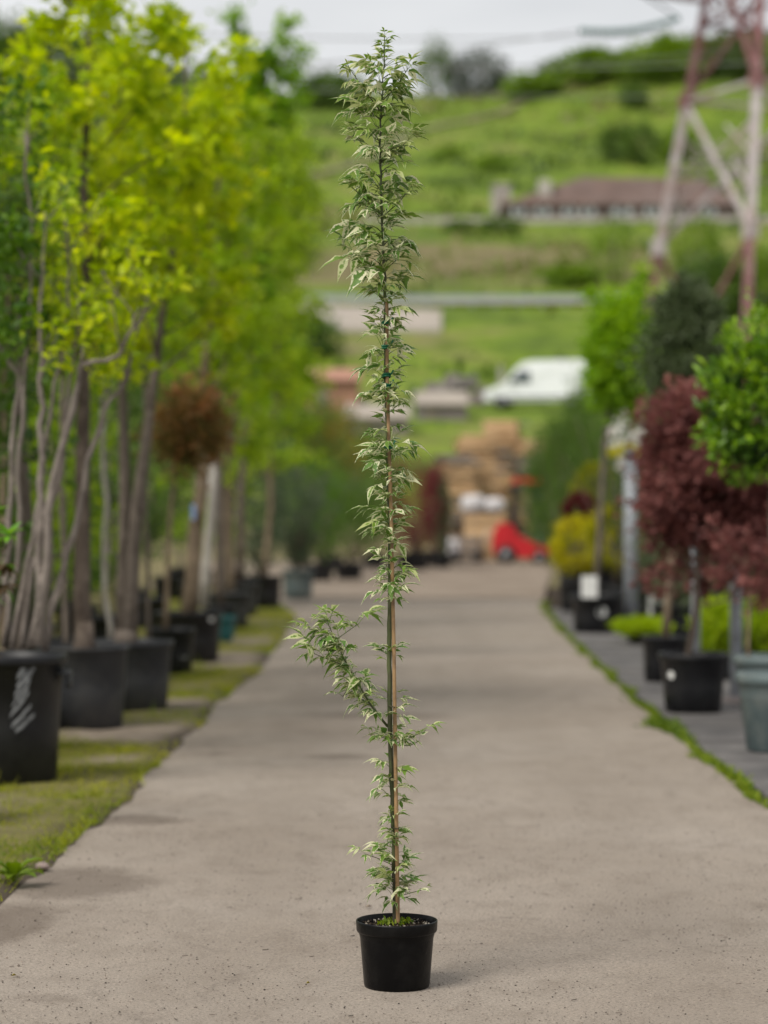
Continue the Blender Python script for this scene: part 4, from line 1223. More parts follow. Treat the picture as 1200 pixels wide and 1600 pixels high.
# teal pot with whitewashed stem
t, rg, zs = potted('potted_whitewashed_tree', 'slim tree with a whitewashed lower stem in a teal pot', 'potted tree', -1.80, 25.6, .24, .27, M['pot_teal'], 6, rim=.04, lip=.012)
tb, lb = MB(), MB()
tr = trunk_line(rg, P(318, 950, 25.6), P(352, 330, 25.6), 12, .02)
an, dr = limbs(tb, rg, tr, .048, .008, .42, 16, lambda t: .6 - .3 * max(0, t - .6), lambda t: 50, .02, 5, .3, tsides=8)
leaf_out(lb, rg, an[an[:, 0] < -.98], dr[an[:, 0] < -.98], 7, .07, .06, 'oval', .6)
tb.build('trunk', M['bark_grey'], t); lb.build('crown', M['leaf_lime'], t, kind='stuff')
b = MB(); b.tube(tr[:5] + (tr[1] - tr[0]) * .02, np.linspace(.0535, .047, 5), 9); b.build('whitewash', M['bark_white'], t)

# drooping lime tree
t, rg, zs = potted('potted_drooping_tree', 'lime-green tree with long drooping branches behind the teal pot', 'potted tree', -1.86, 28.6, .29, .42, M['pot_dusty'], 7, G_L, rim=.04)
tb, lb = MB(), MB()
tr = trunk_line(rg, P(338, 950, 28.6), P(400, 200, 28.6), 12, .02)
an, dr = limbs(tb, rg, tr, .055, .01, .28, 30, lambda t: .95 - .45 * t, lambda t: 62, -.07, 7, .45, tsides=8, droop=.10)
keep = (an[:, 0] < -.72) & (an[:, 2] > 1.25)
leaf_out(lb, rg, an[keep], dr[keep], 9, .075, .08, 'oval', .6, hang=.8, tmean=.6)
tb.build('trunk', M['bark_tan'], t); lb.build('crown', M['leaf_lime'], t, kind='stuff')

# columnar hornbeam, tall
t, rg, zs = potted('potted_columnar_hornbeam', 'tall dark green columnar tree with pointed side leaders', 'potted tree', -1.93, 31.8, .30, .44, M['pot_dusty'], 8, G_L, rim=.04)
tb, lb = MB(), MB()
for a_, b_, nn, ln in (((374, 915), (408, 95), 34, .50), ((395, 560), (447, 40), 18, .24), ((410, 420), (470, 92), 12, .18), ((380, 560), (372, 30), 16, .22)):
    tr = trunk_line(rg, P(*a_, 31.8), P(*b_, 31.8), 12, .02)
    an, dr = limbs(tb, rg, tr, .06 if nn == 34 else .02, .006, .30 if nn == 34 else .1, nn, lambda t, ln=ln: ln * (1.1 - .75 * t), lambda t: 32, .04, 6, .24, tsides=7)
    keep = (an[:, 2] > 2.2)
    leaf_out(lb, rg, an[keep], dr[keep], 8 if nn == 34 else 5, .085, .06, 'oval', .62, tmean=.5)
tb.build('trunk', M['bark_brown'], t); lb.build('crown', M['leaf_fresh'], t, kind='stuff')

# lime tree further on, its crown hanging into view beside the lane
t, rg, zs = potted('potted_bright_birch', 'bright lime young tree with crown hanging over the lane beyond the dark columnar tree', 'potted tree', -1.75, 34.6, .30, .46, M['pot_black'], 9, G_L, rim=.04)
tb, lb = MB(), MB()
tr = trunk_line(rg, P(412, 910, 34.6), P(445, 235, 34.6), 12, .03)
an, dr = limbs(tb, rg, tr, .05, .008, .22, 30, lambda t: .74 - .35 * t, lambda t: 60, -.05, 7, .42, tsides=7, droop=.08)
leaf_out(lb, rg, an[an[:, 2] > 1.5], dr[an[:, 2] > 1.5], 9, .085, .09, 'oval', .6, hang=.7, tmean=.6)
tb.build('trunk', M['bark_tan'], t); lb.build('crown', M['leaf_lime'], t, kind='stuff')

# grey-green weeping shrub
t, rg, zs = potted('potted_grey_shrub', 'grey-green fine-leaved upright shrub in a grey pot at the lane bend', 'potted shrub', -1.36, 38.2, .26, .46, M['pot_greygreen'], 10, rim=.04)
tb, lb = MB(), MB()
c = P(445, 790, 38.2)
for k in range(16):
    pts = path_pts(rg, (-1.36 + rg.normal() * .05, 38.2 + rg.normal() * .05, .42), np.array([rg.normal() * .2 - .05, rg.normal() * .2, 1]), rg.uniform(1.3, 2.0), 7, .06, .0)
    tb.tube(pts, np.linspace(.014, .003, 8), 5)
    an = np.array([at_t(pts, q)[0] for q in rg.uniform(.12, 1, 26)])
    leaf_out(lb, rg, an, np.tile([0, 0, 1.], (26, 1)), 9, .07, .09, 'oval', .22, hang=.0, flat=.1)
tb.build('stems', M['bark_brown'], t); lb.build('crown', M['leaf_olive'], t, kind='stuff')

# shrubs at the lane bend, before the yard
for i, (nm, lab, px, D, r, h, cy, rx, rz, mat, leafm, pn) in enumerate([
    ('potted_olive_shrub', 'second grey-green shrub, behind the grey pot at the bend', 408, 36.4, .24, .42, 770, .46, 1.05, M['pot_black'], M['leaf_olive'], 1),
    ('potted_round_shrub', 'rounded mid-green shrub in a black pot across the bend', 545, 50, .30, .34, 800, .80, .85, M['pot_black'], M['leaf_mid'], 2),
    ('potted_low_shrub', 'low dark green shrub in a black pot beside the rounded one', 500, 48.5, .28, .36, 790, .60, 1.0, M['pot_black'], M['leaf_green'], 3),
    ('potted_orange_shrub', 'orange-tinted young shrub behind the rounded green one', 520, 56, .26, .36, 715, .85, 1.15, M['pot_black'], M['leaf_orange'], 4),
    ('potted_barberry', 'large dark red barberry in a black pot at the yard', 645, 58, .40, .40, 785, .80, 1.15, M['pot_black'], M['leaf_barberry'], 5),
    ('potted_purple_plum', 'narrow purple-leaved shrub beside the timber stacks', 678, 62, .24, .40, 785, .32, .75, M['pot_black'], M['leaf_barberry'], 6),
    ('potted_slim_conifer', 'slim dark green conifer between the red shrubs and the timber', 692, 60, .22, .36, 805, .17, .95, M['pot_black'], M['leaf_dark'], 7),
    ('potted_dull_shrub', 'dull green shrub behind the red barberry', 585, 60, .30, .36, 775, .75, 1.1, M['pot_black'], M['leaf_mid'], 8),
    ('potted_brownish_shrub', 'brownish bushy shrub left of the timber stacks', 655, 64, .3, .36, 810, .8, .8, M['pot_black'], M['leaf_photinia'], 9)]):
    p = P(px, 900, D)
    t, rg, zs = potted(nm, lab, 'potted shrub', p[0], D, r, h, mat, 40 + i, rim=.04, lip=.012, z=.0)
    tb, lb = MB(), MB()
    c = P(px, cy, D)
    for k in range(7):
        tb.tube(path_pts(rg, (p[0], D, zs), rg.normal(size=3) * .3 + np.array([0, 0, 1]), rz * 1.1, 4, .08, 0), np.linspace(.014, .004, 5), 5)
    bush(lb, rg, c, (rx, rx, rz), 120, 22, .16, .075, tmean=.5, tvar=.3, shell=.35)
    tb.build('stems', M['bark_brown'], t); lb.build('crown', leafm, t, kind='stuff')

# second and third rows on the left: slender trunks and greenery that close the view between the front trunks
rg0 = np.random.default_rng(90)
GB = 'back rows of young trees on the left'
back = [(-2.75, 15.2, 'g'), (-3.0, 17.6, 'm'), (-2.7, 19.4, 'l'), (-3.15, 21.5, 'g'), (-2.75, 23.8, 'm'), (-3.3, 26.0, 'l'), (-2.8, 28.6, 'm'), (-3.3, 31.5, 'g'), (-2.7, 34.5, 'l'), (-3.4, 38, 'g'),
        (-2.75, 41.5, 'm'), (-4.2, 20.5, 'm'), (-4.4, 25, 'g'), (-4.5, 30, 'm'), (-4.6, 36, 'l'), (-2.45, 13.4, 'm'), (-3.7, 44, 'm'), (-5.4, 33, 'g')]
lm = {'g': ('leaf_green', 'dark green'), 'm': ('leaf_mid', 'dull mid-green'), 'l': ('leaf_lime', 'lime-green')}
BEHIND = ['behind the chalk-marked pot', 'behind the dark-trunked yellow maple', 'right behind the dark-trunked yellow maple', 'behind the forked maple', 'behind the bronze ball tree',
          'in the back row behind the forked maple', 'behind the thick tan trunk', 'in the back row behind the bronze ball', 'behind the whitewashed stem', 'in the back row behind the thick tan trunk',
          'behind the dark columnar tree', 'in the back row behind the chalk-marked pot', 'in the back row behind the yellow maple', 'in the back row near the forked maple',
          'in the back row behind the drooping tree', 'beside the many-stemmed shrub', 'at the far end of the left back row', 'in the last row, behind the bronze ball']
for i, (X, D, kd) in enumerate(back):
    hh = rg0.uniform(3.2, 4.6)
    lab = f"slender {lm[kd][1]} young tree, {BEHIND[i]}"
    t = thing('young_tree', lab, 'tree', (X, D, 0), GB)
    make_pot(t, .24, .38, M['pot_black'], seed=60 + i, n=24)
    tb, lb = MB(), MB()
    rg = np.random.default_rng(700 + i)
    tr = trunk_line(rg, (X, D, .32), (X + rg.normal() * .12, D, hh), 10, .03)
    an, dr = limbs(tb, rg, tr, rg.uniform(.022, .040), .006, .10, 26, lambda t: .62 - .25 * t, lambda t: 55, .02, 6, .32, tsides=6)
    leaf_out(lb, rg, an, dr, 4, .075, .08, 'oval', .58, tmean=.45)
    tb.build('trunk', M['bark_pale' if i % 3 else 'bark_grey'], t); lb.build('crown', M[lm[kd][0]], t, kind='stuff')
    if i < 9:   # a second bare cane by each front tree
        pass
# clipped evergreen hedge plants along the far side of the left rows
for i in range(9):
    D = 19 + i * 3.4; X = -3.2 - .05 * D - (.25 if i % 2 else 0)
    rg = np.random.default_rng(950 + i)
    t = thing('hedge_conifer', 'dark conifer in the hedge closing the left rows', 'conifer', (X, D, -.02), 'hedge conifers behind the left rows')
    tb, lb = MB(), MB()
    hz = rg.uniform(2.0, 2.7)
    tb.tube([(X, D, -.04), (X, D, hz * .9)], [.05, .012], 6)
    bush(lb, rg, (X, D, hz * .5), (.85, .8, hz * .55), 230, 20, .12, .10, 'oval', .45, shell=.5, tmean=.4, tvar=.3)
    tb.build('trunk', M['bark_brown'], t); lb.build('crown', M['leaf_mid' if i % 3 else 'leaf_green'], t, kind='stuff')
# bare slim trunks between the front pots
for i, (px, py, qx, qy, D, r0, mt) in enumerate([(172, 1000, 160, 640, 18.4, .022, 'bark_white'), (28, 1000, 30, 560, 14.0, .042, 'bark_grey'), (105, 1010, 98, 590, 17.2, .026, 'bark_grey'), (232, 990, 226, 600, 19.6, .022, 'bark_grey'),
                                           (345, 930, 335, 560, 27.2, .05, 'bark_grey'), (360, 930, 358, 540, 30, .055, 'bark_tan'), (8, 1000, 6, 600, 15.0, .02, 'bark_tan')]):
    D0 = D
    p = P(px, py, D0); rg = np.random.default_rng(800 + i)
    zt = float(p[2])
    t = thing('bare_stem_tree', ['young tree with a whitish bare stem between the dark and forked maples', 'young tree with a sturdy grey stem behind the many-stemmed shrub', 'young tree with a slim grey stem left of the dark maple trunk',
                                 'young tree with a thin grey stem right of the forked maple', 'young tree with a grey bare stem behind the whitewashed tree', 'young tree with a tan bare stem behind the whitewashed tree',
                                 'young tree with a thin tan stem behind the glossy evergreen', 'young tree with a thin pale stem just left of the dark maple trunk'][i], 'tree', (p[0], D0, 0), 'bare slim stems between the left pots')
    make_pot(t, .20, .34, M['pot_black'], seed=110 + i, n=24)
    tb, lb = MB(), MB()
    q = P(qx, qy, D0)
    tr = trunk_line(rg, (p[0], D0, .29), q, 9, .012)
    tb.tube(tr, np.linspace(r0, r0 * .75, 9), 7)
    tr2 = trunk_line(rg, q, q + np.array([.06, 0, 1.3]), 7, .02)
    an, dr = limbs(tb, rg, tr2, r0 * .75, .006, .05, 12, lambda t: .5 - .2 * t, lambda t: 50, .02, 5, .28, tsides=6)
    leaf_out(lb, rg, an, dr, 4, .075, .05, 'oval', .6)
    tb.build('trunk', M[mt], t); lb.build('crown', M['leaf_lime' if i % 2 else 'leaf_green'], t, kind='stuff')

# glossy evergreen whose leaf rosettes reach in at the left edge
t, rg, zs = potted('potted_glossy_evergreen', 'glossy evergreen with large bright leaf rosettes at the left verge', 'potted shrub', -2.02, 10.6, .22, .40, M['pot_black'], 15, rim=.04)
tb = MB()
ros = [P(14, 838, 10.5), P(6, 882, 10.55), P(-15, 800, 10.6), P(-30, 880, 10.5), P(-20, 930, 10.6), P(4, 915, 10.7)]
lmesh = {}
for nm, mat in (('leaf_magnolia', M['leaf_magnolia']), ('leaf_bronze', M['leaf_bronze'])):
    for v_ in range(3):
        b = MB(); rr = np.random.default_rng(20 + v_)
        V, F = [], []
        L, Wd = .085, .034
        for i, (s_, w_) in enumerate(zip([0, .2, .5, .8, 1], [.12, .7, 1, .6, 0])):
            z_ = -.25 * L * s_ * s_
            V += [(s_ * L, w_ * Wd / 2, z_ + w_ * .006), (s_ * L, 0, z_), (s_ * L, -w_ * Wd / 2, z_ + w_ * .006)]
        F = [f for i in range(4) for f in ((i * 3, i * 3 + 3, i * 3 + 4, i * 3 + 1), (i * 3 + 1, i * 3 + 4, i * 3 + 5, i * 3 + 2))]
        b.add(V, F, .25 + .3 * v_)
        o = b.build('leaf', mat); lmesh[(nm, v_)] = o.data; bpy.data.objects.remove(o)
tl = Vector(t.location)
for k, c in enumerate(ros):
    base = np.array([-2.02, 10.6, .36])
    tb.tube(np.array([base, base + (c - base) * .5 + np.array([0, 0, .1]), c - np.array([0, 0, .03]), c]), [.009, .006, .0045, .004], 6)
    for q in range(13):
        el = rg.uniform(-.2, 1.0) if k in (0, 2, 3) else rg.uniform(-1.0, .3)
        m_ = Matrix.Translation(Vector(c) - tl) @ Matrix.Rotation(q * 2.4 + rg.normal() * .2, 4, 'Z') @ Matrix.Rotation(-el, 4, 'Y') @ Matrix.Scale(rg.uniform(.75, 1.2), 4)
        o = bpy.data.objects.new('leaf', lmesh[('leaf_magnolia' if k in (0, 2, 3) or q % 3 == 0 else 'leaf_bronze', q % 3)])
        COL.objects.link(o); o.parent = t; o.matrix_basis = m_
tb.build('stems', M['bark_brown'], t)

# broad-leaved weed and a stone by the lane edge, fallen leaves
wp = P(32, 1403, 8.7); wp = np.array([-1.37, 8.95, .018])
t = thing('broadleaf_weed', 'broad-leaved green weed rosette at the grass edge by the lane', 'weed', wp)
rg = np.random.default_rng(66)
for q in range(11):
    b = MB(); L = rg.uniform(.08, .15); Wd = L * .42; V = []
    for s_, w_ in zip([0, .15, .4, .6, .8, 1], [.10, .25, .85, 1, .7, 0]):
        z_ = L * (.75 * s_ - .75 * s_ * s_)
        ww = w_ * Wd / 2 * (1 + rg.normal() * .12)
        V += [(s_ * L, ww, z_ + ww * .4), (s_ * L, 0, z_), (s_ * L, -ww, z_ + ww * .4)]
    b.add(V, [f for i in range(5) for f in ((i * 3, i * 3 + 3, i * 3 + 4, i * 3 + 1), (i * 3 + 1, i * 3 + 4, i * 3 + 5, i * 3 + 2))], rg.uniform(.1, .6))
    o = b.build('leaf', M['weed']); o.parent = t
    o.matrix_basis = Matrix.Rotation(q * 2.4 + rg.normal() * .3, 4, 'Z') @ Matrix.Rotation(-rg.uniform(.1, .8), 4, 'Y')


def rock(name, label, c, s, mat, seed, cat='stone'):
    rr = np.random.default_rng(seed)
    b = MB()
    nlat, nlon = 6, 9
    V = []
    for i in range(nlat + 1):
        th = math.pi * i / nlat
        for j in range(nlon):
            ph = 2 * math.pi * j / nlon
            k = 1 + rr.normal() * .10
            V.append((c[0] + s[0] * k * math.sin(th) * math.cos(ph), c[1] + s[1] * k * math.sin(th) * math.sin(ph), c[2] + s[2] * k * math.cos(th)))
    F = [(i * nlon + j, i * nlon + (j + 1) % nlon, (i + 1) * nlon + (j + 1) % nlon, (i + 1) * nlon + j) for i in range(nlat) for j in range(nlon)]
    b.add(V, F)
    return tag(b.build(name, mat), label, cat)


p = P(54, 1382, 9.0)
rock('stone', 'pinkish stone lying in the soil behind the broad-leaved weed', (p[0] - .02, 9.35, .02), (.03, .03, .016), M['stone_pink'], 4)
for px, py, nm, lab, mt, L in ((17, 1528, 'fallen_leaf', 'small yellow fallen leaf on the lane at the left', 'fallen_yellow', .018), (478, 1540, 'fallen_leaf', 'tiny yellow fallen leaf left of the small black pot', 'fallen_yellow', .012), (570, 1420, 'fallen_leaf', 'dry tan fallen leaf behind the small black pot', 'bark_tan', .028)):
    D = CAM_H * FPX / (py - 800); p = P(px, py, D)
    b = MB()
    b.add([(p[0], D, .006), (p[0] + L * .4, D + L * .4, .012), (p[0] + L, D + L * .2, .007), (p[0] + L * .6, D - L * .3, .014)], [(0, 1, 2), (0, 2, 3)])
    tag(b.build(nm, M[mt]), lab, 'leaf')

# ------------------------------------------------------------------ right side of the lane
# big grey-green pots with thick rolled rims
def rolled_pot(root, r, h):
    x, y, z = parent_world(root)
    b = MB()
    rb = r * .76
    prof = [(0, 0), (rb - .01, 0), (rb, .01), (rb + (r * .93 - rb) * .66, h * .66), (r * .885, h * .67), (r * .90, h * .70), (r * .93, h * .845), (r * .95, h * .855), (r, h * .87), (r * 1.02, h * .90), (r * 1.02, h * .96), (r * .99, h), (r * .93, h), (r * .90, h * .97), (r * .88, h * .82)]
    b.lathe(prof, 48, (x, y, z)); b.build('pot', M['pot_greygreen'], root)
    b = MB(); b.lathe([(0, h * .90), (r * .5, h * .895), (r * .93, h * .885)], 30, (x, y, z)); b.build('soil', M['stone_grey'], root)


t = thing('potted_laurel_standard', 'round glossy laurel ball on a stem in the large grey-green pot', 'potted tree', (2.30, 14.1, 0))
rolled_pot(t, .245, .455)
rg = np.random.default_rng(301)
c = P(1206, 632, 14.1)
tb = MB()
tr = trunk_line(rg, (2.30, 14.1, .38), c + np.array([0.02, 0, -.15]), 8, .012); tb.tube(tr, np.linspace(.022, .016, 8), 7)
for k in range(22):
    d_ = rnd_dirs(rg, 1, .3)[0]
    tb.tube(path_pts(rg, tr[-1], d_, .33, 4, .1, .02), np.linspace(.008, .002, 5), 5)
tb.build('trunk', M['bark_brown'], t)
# outermost leaves single, the inner mass joined
lv = []
for v_ in range(4):
    b = MB(); b.leaves(np.zeros((1, 3)), np.array([[1., 0, 0]]), np.array([[0, 0, 1.]]), .062, .026, .2 + .25 * v_, 'oval')
    o = b.build('leaf', M['leaf_laurel']); lv.append(o.data); bpy.data.objects.remove(o)
tl = Vector(t.location)
R = np.array([.385, .385, .44])
k = 0
while k < 290:
    u = rnd_dirs(rg, 1)[0]
    if u[1] > .25:
        continue
    lump = 1 + .10 * math.sin(u[0] * 9 + u[2] * 7) + .07 * math.sin(u[2] * 15 + 2)
    p = c + u * R * lump * rg.uniform(.93, 1.08)
    d_ = u + rg.normal(size=3) * .45 + np.array([0, 0, .55])
    M3 = Vector(d_).to_track_quat('X', 'Z').to_matrix().to_4x4()
    o = bpy.data.objects.new('leaf', lv[int(rg.integers(1, 4))])
    COL.objects.link(o); o.parent = t
    o.matrix_basis = Matrix.Translation(Vector(p) - tl) @ M3 @ Matrix.Rotation(rg.normal() * .6, 4, 'X') @ Matrix.Scale(rg.uniform(.7, 1.3), 4)
    k += 1
lb = MB()
for K, per, rr_, tm in ((230, 20, .96, .52), (120, 18, .78, .10)):  # inner leaves tinted darker: shade inside the ball put into the colour
    u = rnd_dirs(rg, K)
    lump = 1 + .10 * np.sin(u[:, 0] * 9 + u[:, 2] * 7) + .07 * np.sin(u[:, 2] * 15 + 2)
    cc = c + u * R * (lump * rg.uniform(.78, 1.04, K) * rr_)[:, None]
    pos = np.repeat(cc, per, 0) + rg.normal(size=(K * per, 3)) * .028
    dd = np.repeat(u, per, 0) * .7 + rg.normal(size=(K * per, 3)) * .7; dd[:, 2] += .45
    L = .055 * rg.uniform(.6, 1.25, K * per)
    lb.leaves(pos, dd, rnd_dirs(rg, K * per, .5), L, L * .42, np.clip(np.repeat(rg.normal(tm, .2, K), per) + rg.normal(0, .1, K * per), 0, 1), 'oval')
# a few sprigs above the ball
pos = P(1185, 500, 14.1) + rg.normal(size=(90, 3)) * np.array([.05, .05, .05])
lb.leaves(pos, rnd_dirs(rg, 90, .6), rnd_dirs(rg, 90, .4), .05, .022, rg.uniform(.4, 1, 90), 'oval')
lb.build('crown', M['leaf_laurel'], t, kind='stuff')

t = thing('potted_young_plant', 'thin-stemmed young plant in the second grey-green pot', 'potted plant', (2.55, 15.9, 0))
rolled_pot(t, .25, .45)
rg = np.random.default_rng(302)
tb, lb = MB(), MB()
tr = trunk_line(rg, (2.40, 15.9, .40), (2.38, 15.9, 1.1), 7, .008); tb.tube(tr, np.linspace(.012, .008, 7), 6)
an, dr = limbs(tb, rg, tr, .010, .004, .5, 8, lambda t: .3, lambda t: 50, .02, 4, .15)
leaf_out(lb, rg, an, dr, 4, .06, .03, 'maple', 1.)
tb.build('trunk', M['bark_tan'], t); lb.build('crown', M['leaf_red'], t, kind='stuff')

# red japanese maple
t, rg, zs = potted('potted_red_maple', 'dark red japanese maple in a black pot beside the grey-green pots', 'potted tree', 2.16, 16.9, .245, .405, M['pot_black'], 16, rb=.195, rim=.045, lip=.02, z=0.0)
tb, lb = MB(), MB()
tr = trunk_line(rg, (2.12, 16.9, .36), P(1100, 700, 16.9), 9, .025)
an, dr = limbs(tb, rg, tr, .026, .008, .25, 22, lambda t: .62, lambda t: 68 - 22 * t, -.02, 7, .28, tsides=7)
an2, dr2 = limbs(tb, rg, trunk_line(rg, tr[5], P(1175, 715, 17.1), 6, .02), .014, .006, .2, 12, lambda t: .42, lambda t: 65, -.02, 6, .26, tsides=6)
an = np.concatenate([an, an2]); dr = np.concatenate([dr, dr2])
pxs = 600 + an[:, 0] / an[:, 1] * FPX
keep = (pxs > 1004) & (an[:, 2] < 2.36) & (an[:, 2] > .78)
leaf_out(lb, rg, an[keep], dr[keep], 10, .060, .055, 'maple', .9, flat=.9, hang=.6, tmean=.5)
bush(lb, rg, P(1080, 655, 17.0), (.30, .3, .20), 55, 26, .22, .055, 'maple', .9, tmean=.6)
bush(lb, rg, P(1115, 790, 17.0), (.46, .35, .30), 90, 30, .18, .055, 'maple', .9, tmean=.55)
bush(lb, rg, P(1058, 735, 17.0), (.24, .3, .34), 50, 28, .22, .055, 'maple', .9, tmean=.5, up=-.3)
bush(lb, rg, P(1165, 790, 17.1), (.30, .3, .42), 60, 28, .22, .055, 'maple', .9, tmean=.5, up=-.3)
tb.build('trunk', M['bark_brown'], t); lb.build('crown', M['leaf_red'], t, kind='stuff')
put_sticker(t, .245, .405, -math.pi / 2 - .9, .26, .055, .055, M['sticker'], True, rb=.195)

# dark evergreen oak
t, rg, zs = potted('potted_evergreen_oak', 'dark grey-green evergreen with a pale crooked trunk in a small black pot', 'potted tree', 2.30, 19.8, .195, .375, M['pot_black'], 17, rb=.165, rim=.035, lip=.014, z=0.0)
tb, lb = MB(), MB()
pts = np.array([P(x, y_, 19.8) for x, y_ in ((1040, 1003), (1044, 930), (1052, 850), (1054, 780), (1066, 700), (1072, 600), (1078, 450))])
tb.tube(pts, np.linspace(.036, .012, 7), 8)
an, dr = limbs(tb, rg, pts[4:], .02, .006, .0, 14, lambda t: .34 * (1.1 - t) + .06, lambda t: 60, .02, 5, .2)
leaf_out(lb, rg, an, dr, 6, .05, .05, 'oval', .45)
for q, (yy_, rx) in enumerate([(618, .36), (585, .42), (550, .42), (515, .36), (480, .26), (450, .13)]):
    bush(lb, rg, P(1076 + (6 if q < 3 else 0), yy_, 19.8), (rx, rx, .15), int(70 * rx / .3) + 8, 22, .2, .05, 'oval', .45, shell=.3)
tb.build('trunk', M['bark_tan'], t); lb.build('crown', M['leaf_dark'], t, kind='stuff')

# bright green tree with tags
t, rg, zs = potted('potted_bright_green_tree', 'bright green round-headed tree on a slim trunk, black pot with white tag', 'potted tree', 2.46, 27.9, .315, .44, M['pot_black'], 18, rim=.07, lip=.02, z=0.0)
tb, lb = MB(), MB()
pts = np.array([P(x, y_, 27.9) for x, y_ in ((930, 935), (936, 860), (940, 780), (944, 700), (952, 640), (965, 560), (978, 470))])
tb.tube(pts, np.linspace(.045, .014, 7), 8)
an, dr = limbs(tb, rg, pts[4:], .022, .006, .0, 14, lambda t: .34, lambda t: 55, .03, 5, .25)
leaf_out(lb, rg, an, dr, 7, .075, .05, 'oval', .6)
bush(lb, rg, P(978, 548, 27.9), (.46, .45, .68), 120, 26, .17, .085, 'oval', .6, shell=.35, tmean=.6)
bush(lb, rg, P(955, 610, 27.9), (.28, .3, .3), 40, 20, .2, .07, 'oval', .58, shell=.3, tmean=.3)
tb.build('trunk', M['bark_grey'], t); lb.build('crown', M['leaf_fresh'], t, kind='stuff')
b = MB(); b.box(P(921, 917, 27.5), (.185, .008, .25)); b.build('plant_tag', M['sticker'], t, smooth=False)
put_sticker(t, .315, .44, -math.pi / 2 + .10, .25, .12, .12, M['sticker'], True)

# more shrubs on the right
right = [
    ('potted_golden_ball', 'golden yellow ball conifer beside the lane behind the tagged pot', 903, 34, .28, .40, 852, .345, .36, 'leaf_gold', .80),
    ('potted_golden_shrub', 'golden shrub just right of the yellow ball conifer', 960, 33, .28, .40, 838, .36, .42, 'leaf_gold', .55),
    ('potted_olive_ball', 'olive-gold clipped ball raised behind the slim grey trunk', 938, 37, .26, .60, 762, .42, .36, 'leaf_gold', .22),
    ('potted_purple_shrub', 'small purple shrub between the golden ball and olive ball', 905, 36.4, .22, .40, 802, .22, .3, 'leaf_barberry', .5),
    ('potted_green_column', 'broad mid-green conifer column beyond the golden shrubs', 902, 43, .34, .40, 735, .52, 1.45, 'leaf_mid', .5),
    ('potted_green_cone', 'second mid-green conifer, behind the broad column', 945, 45, .34, .40, 700, .60, 1.5, 'leaf_green', .45),
    ('potted_tall_evergreen', 'tall dark shrub filling the space behind the galvanised post', 1015, 33, .34, .40, 790, .55, 1.25, 'leaf_dark', .4),
    ('potted_hedge_evergreen', 'dark hedge-like evergreen behind the small black pot', 1060, 26, .30, .40, 830, .42, .95, 'leaf_dark', .4),
    ('potted_bushy_evergreen', 'bushy dark evergreen behind the red maple', 1150, 22, .30, .40, 815, .55, .95, 'leaf_dark', .35),
    ('potted_back_evergreen', 'dark evergreen deep behind the red maple and laurel', 1200, 27, .30, .40, 760, .8, 1.3, 'leaf_green', .3),
    ('potted_shade_evergreen', 'shady green shrub behind the bright green tree', 985, 38, .30, .40, 690, .5, 1.2, 'leaf_green', .4),
    ('potted_lime_spirea', 'lime-green low shrub behind the galvanised post by the red maple', 1125, 20.2, .22, .22, 985, .20, .22, 'leaf_lime', .85),
    ('potted_spreading_spirea', 'lime-green spreading shrub behind the second grey-green pot', 1190, 20.4, .22, .22, 985, .24, .22, 'leaf_lime', .8),
    ('potted_dwarf_spirea', 'dwarf lime-green shrub low beside the galvanised post foot', 1005, 25.5, .18, .16, 980, .26, .07, 'leaf_lime', .9),
    ('potted_small_spirea', 'small lime-green shrub between the post and dark evergreen', 1150, 21.5, .20, .20, 990, .22, .2, 'leaf_lime', .75)]
for i, (nm, lab, px, D, r, h, cy, rx, rz, lm_, tm) in enumerate(right):
    p = P(px, 900, D)
    t, rg, zs = potted(nm, lab, 'potted shrub', p[0], D, r, h, M['pot_black'], 130 + i, rim=.04, lip=.014, z=0.0)
    tb, lb = MB(), MB()
    c = P(px, cy, D)
    ln = max(.15, c[2] + rz * .5 - zs)
    for k in range(7):
        tb.tube(path_pts(rg, (p[0], D, zs), rg.normal(size=3) * .18 + np.array([0, 0, 1]), ln, 4, .05, 0), np.linspace(.014, .004, 5), 5)
    ball = 'ball' in lab
    big = rx * rz > .4
    bush(lb, rg, c, (rx, rx, rz), 260 if big else 130, 24, .10 if ball else .15, .06, 'oval', .4, shell=.72 if ball else .45, tmean=tm, tvar=.22)
    tb.build('stems', M['bark_brown'], t); lb.build('crown', M[lm_], t, kind='stuff')

# shrub with white petals for pale sheet and glints, and golden weeping cap
t, rg, zs = potted('potted_white_glint_shrub', 'shrub behind the galvanised post, white petals added for a pale sheet and leaf glints', 'potted shrub', P(985, 0, 31.5)[0], 31.5, .28, .40, M['pot_black'], 150, z=0.0)
tb, lb, fb = MB(), MB(), MB()
for k in range(9):
    tb.tube(path_pts(rg, (P(985, 0, 31.5)[0], 31.5, .36), rg.normal(size=3) * .16 + np.array([0, 0, 1]), 2.0, 5, .05, 0), np.linspace(.018, .004, 6), 5)
bush(lb, rg, P(988, 760, 31.5), (.30, .3, .85), 60, 14, .2, .06, shell=.2, tmean=.4)
bush(fb, rg, P(985, 690, 31.3), (.26, .25, .38), 26, 26, .12, .05, 'oval', .9, shell=.5, tmean=.7)
bush(fb, rg, P(1012, 782, 31.2), (.26, .25, .16), 9, 22, .12, .05, 'oval', .9, shell=.6, tmean=.6)  # white petals put where bright sky gaps and leaf glints show
tb.build('stems', M['bark_brown'], t); lb.build('crown', M['leaf_mid'], t, kind='stuff'); fb.build('petal_glints', M['blossom'], t, kind='stuff')
t, rg, zs = potted('potted_golden_weeper', 'little golden weeping cap on a stem by the galvanised post top', 'potted tree', P(979, 0, 29.2)[0], 29.2, .18, .30, M['pot_black'], 151, z=0.0)
tb, lb = MB(), MB()
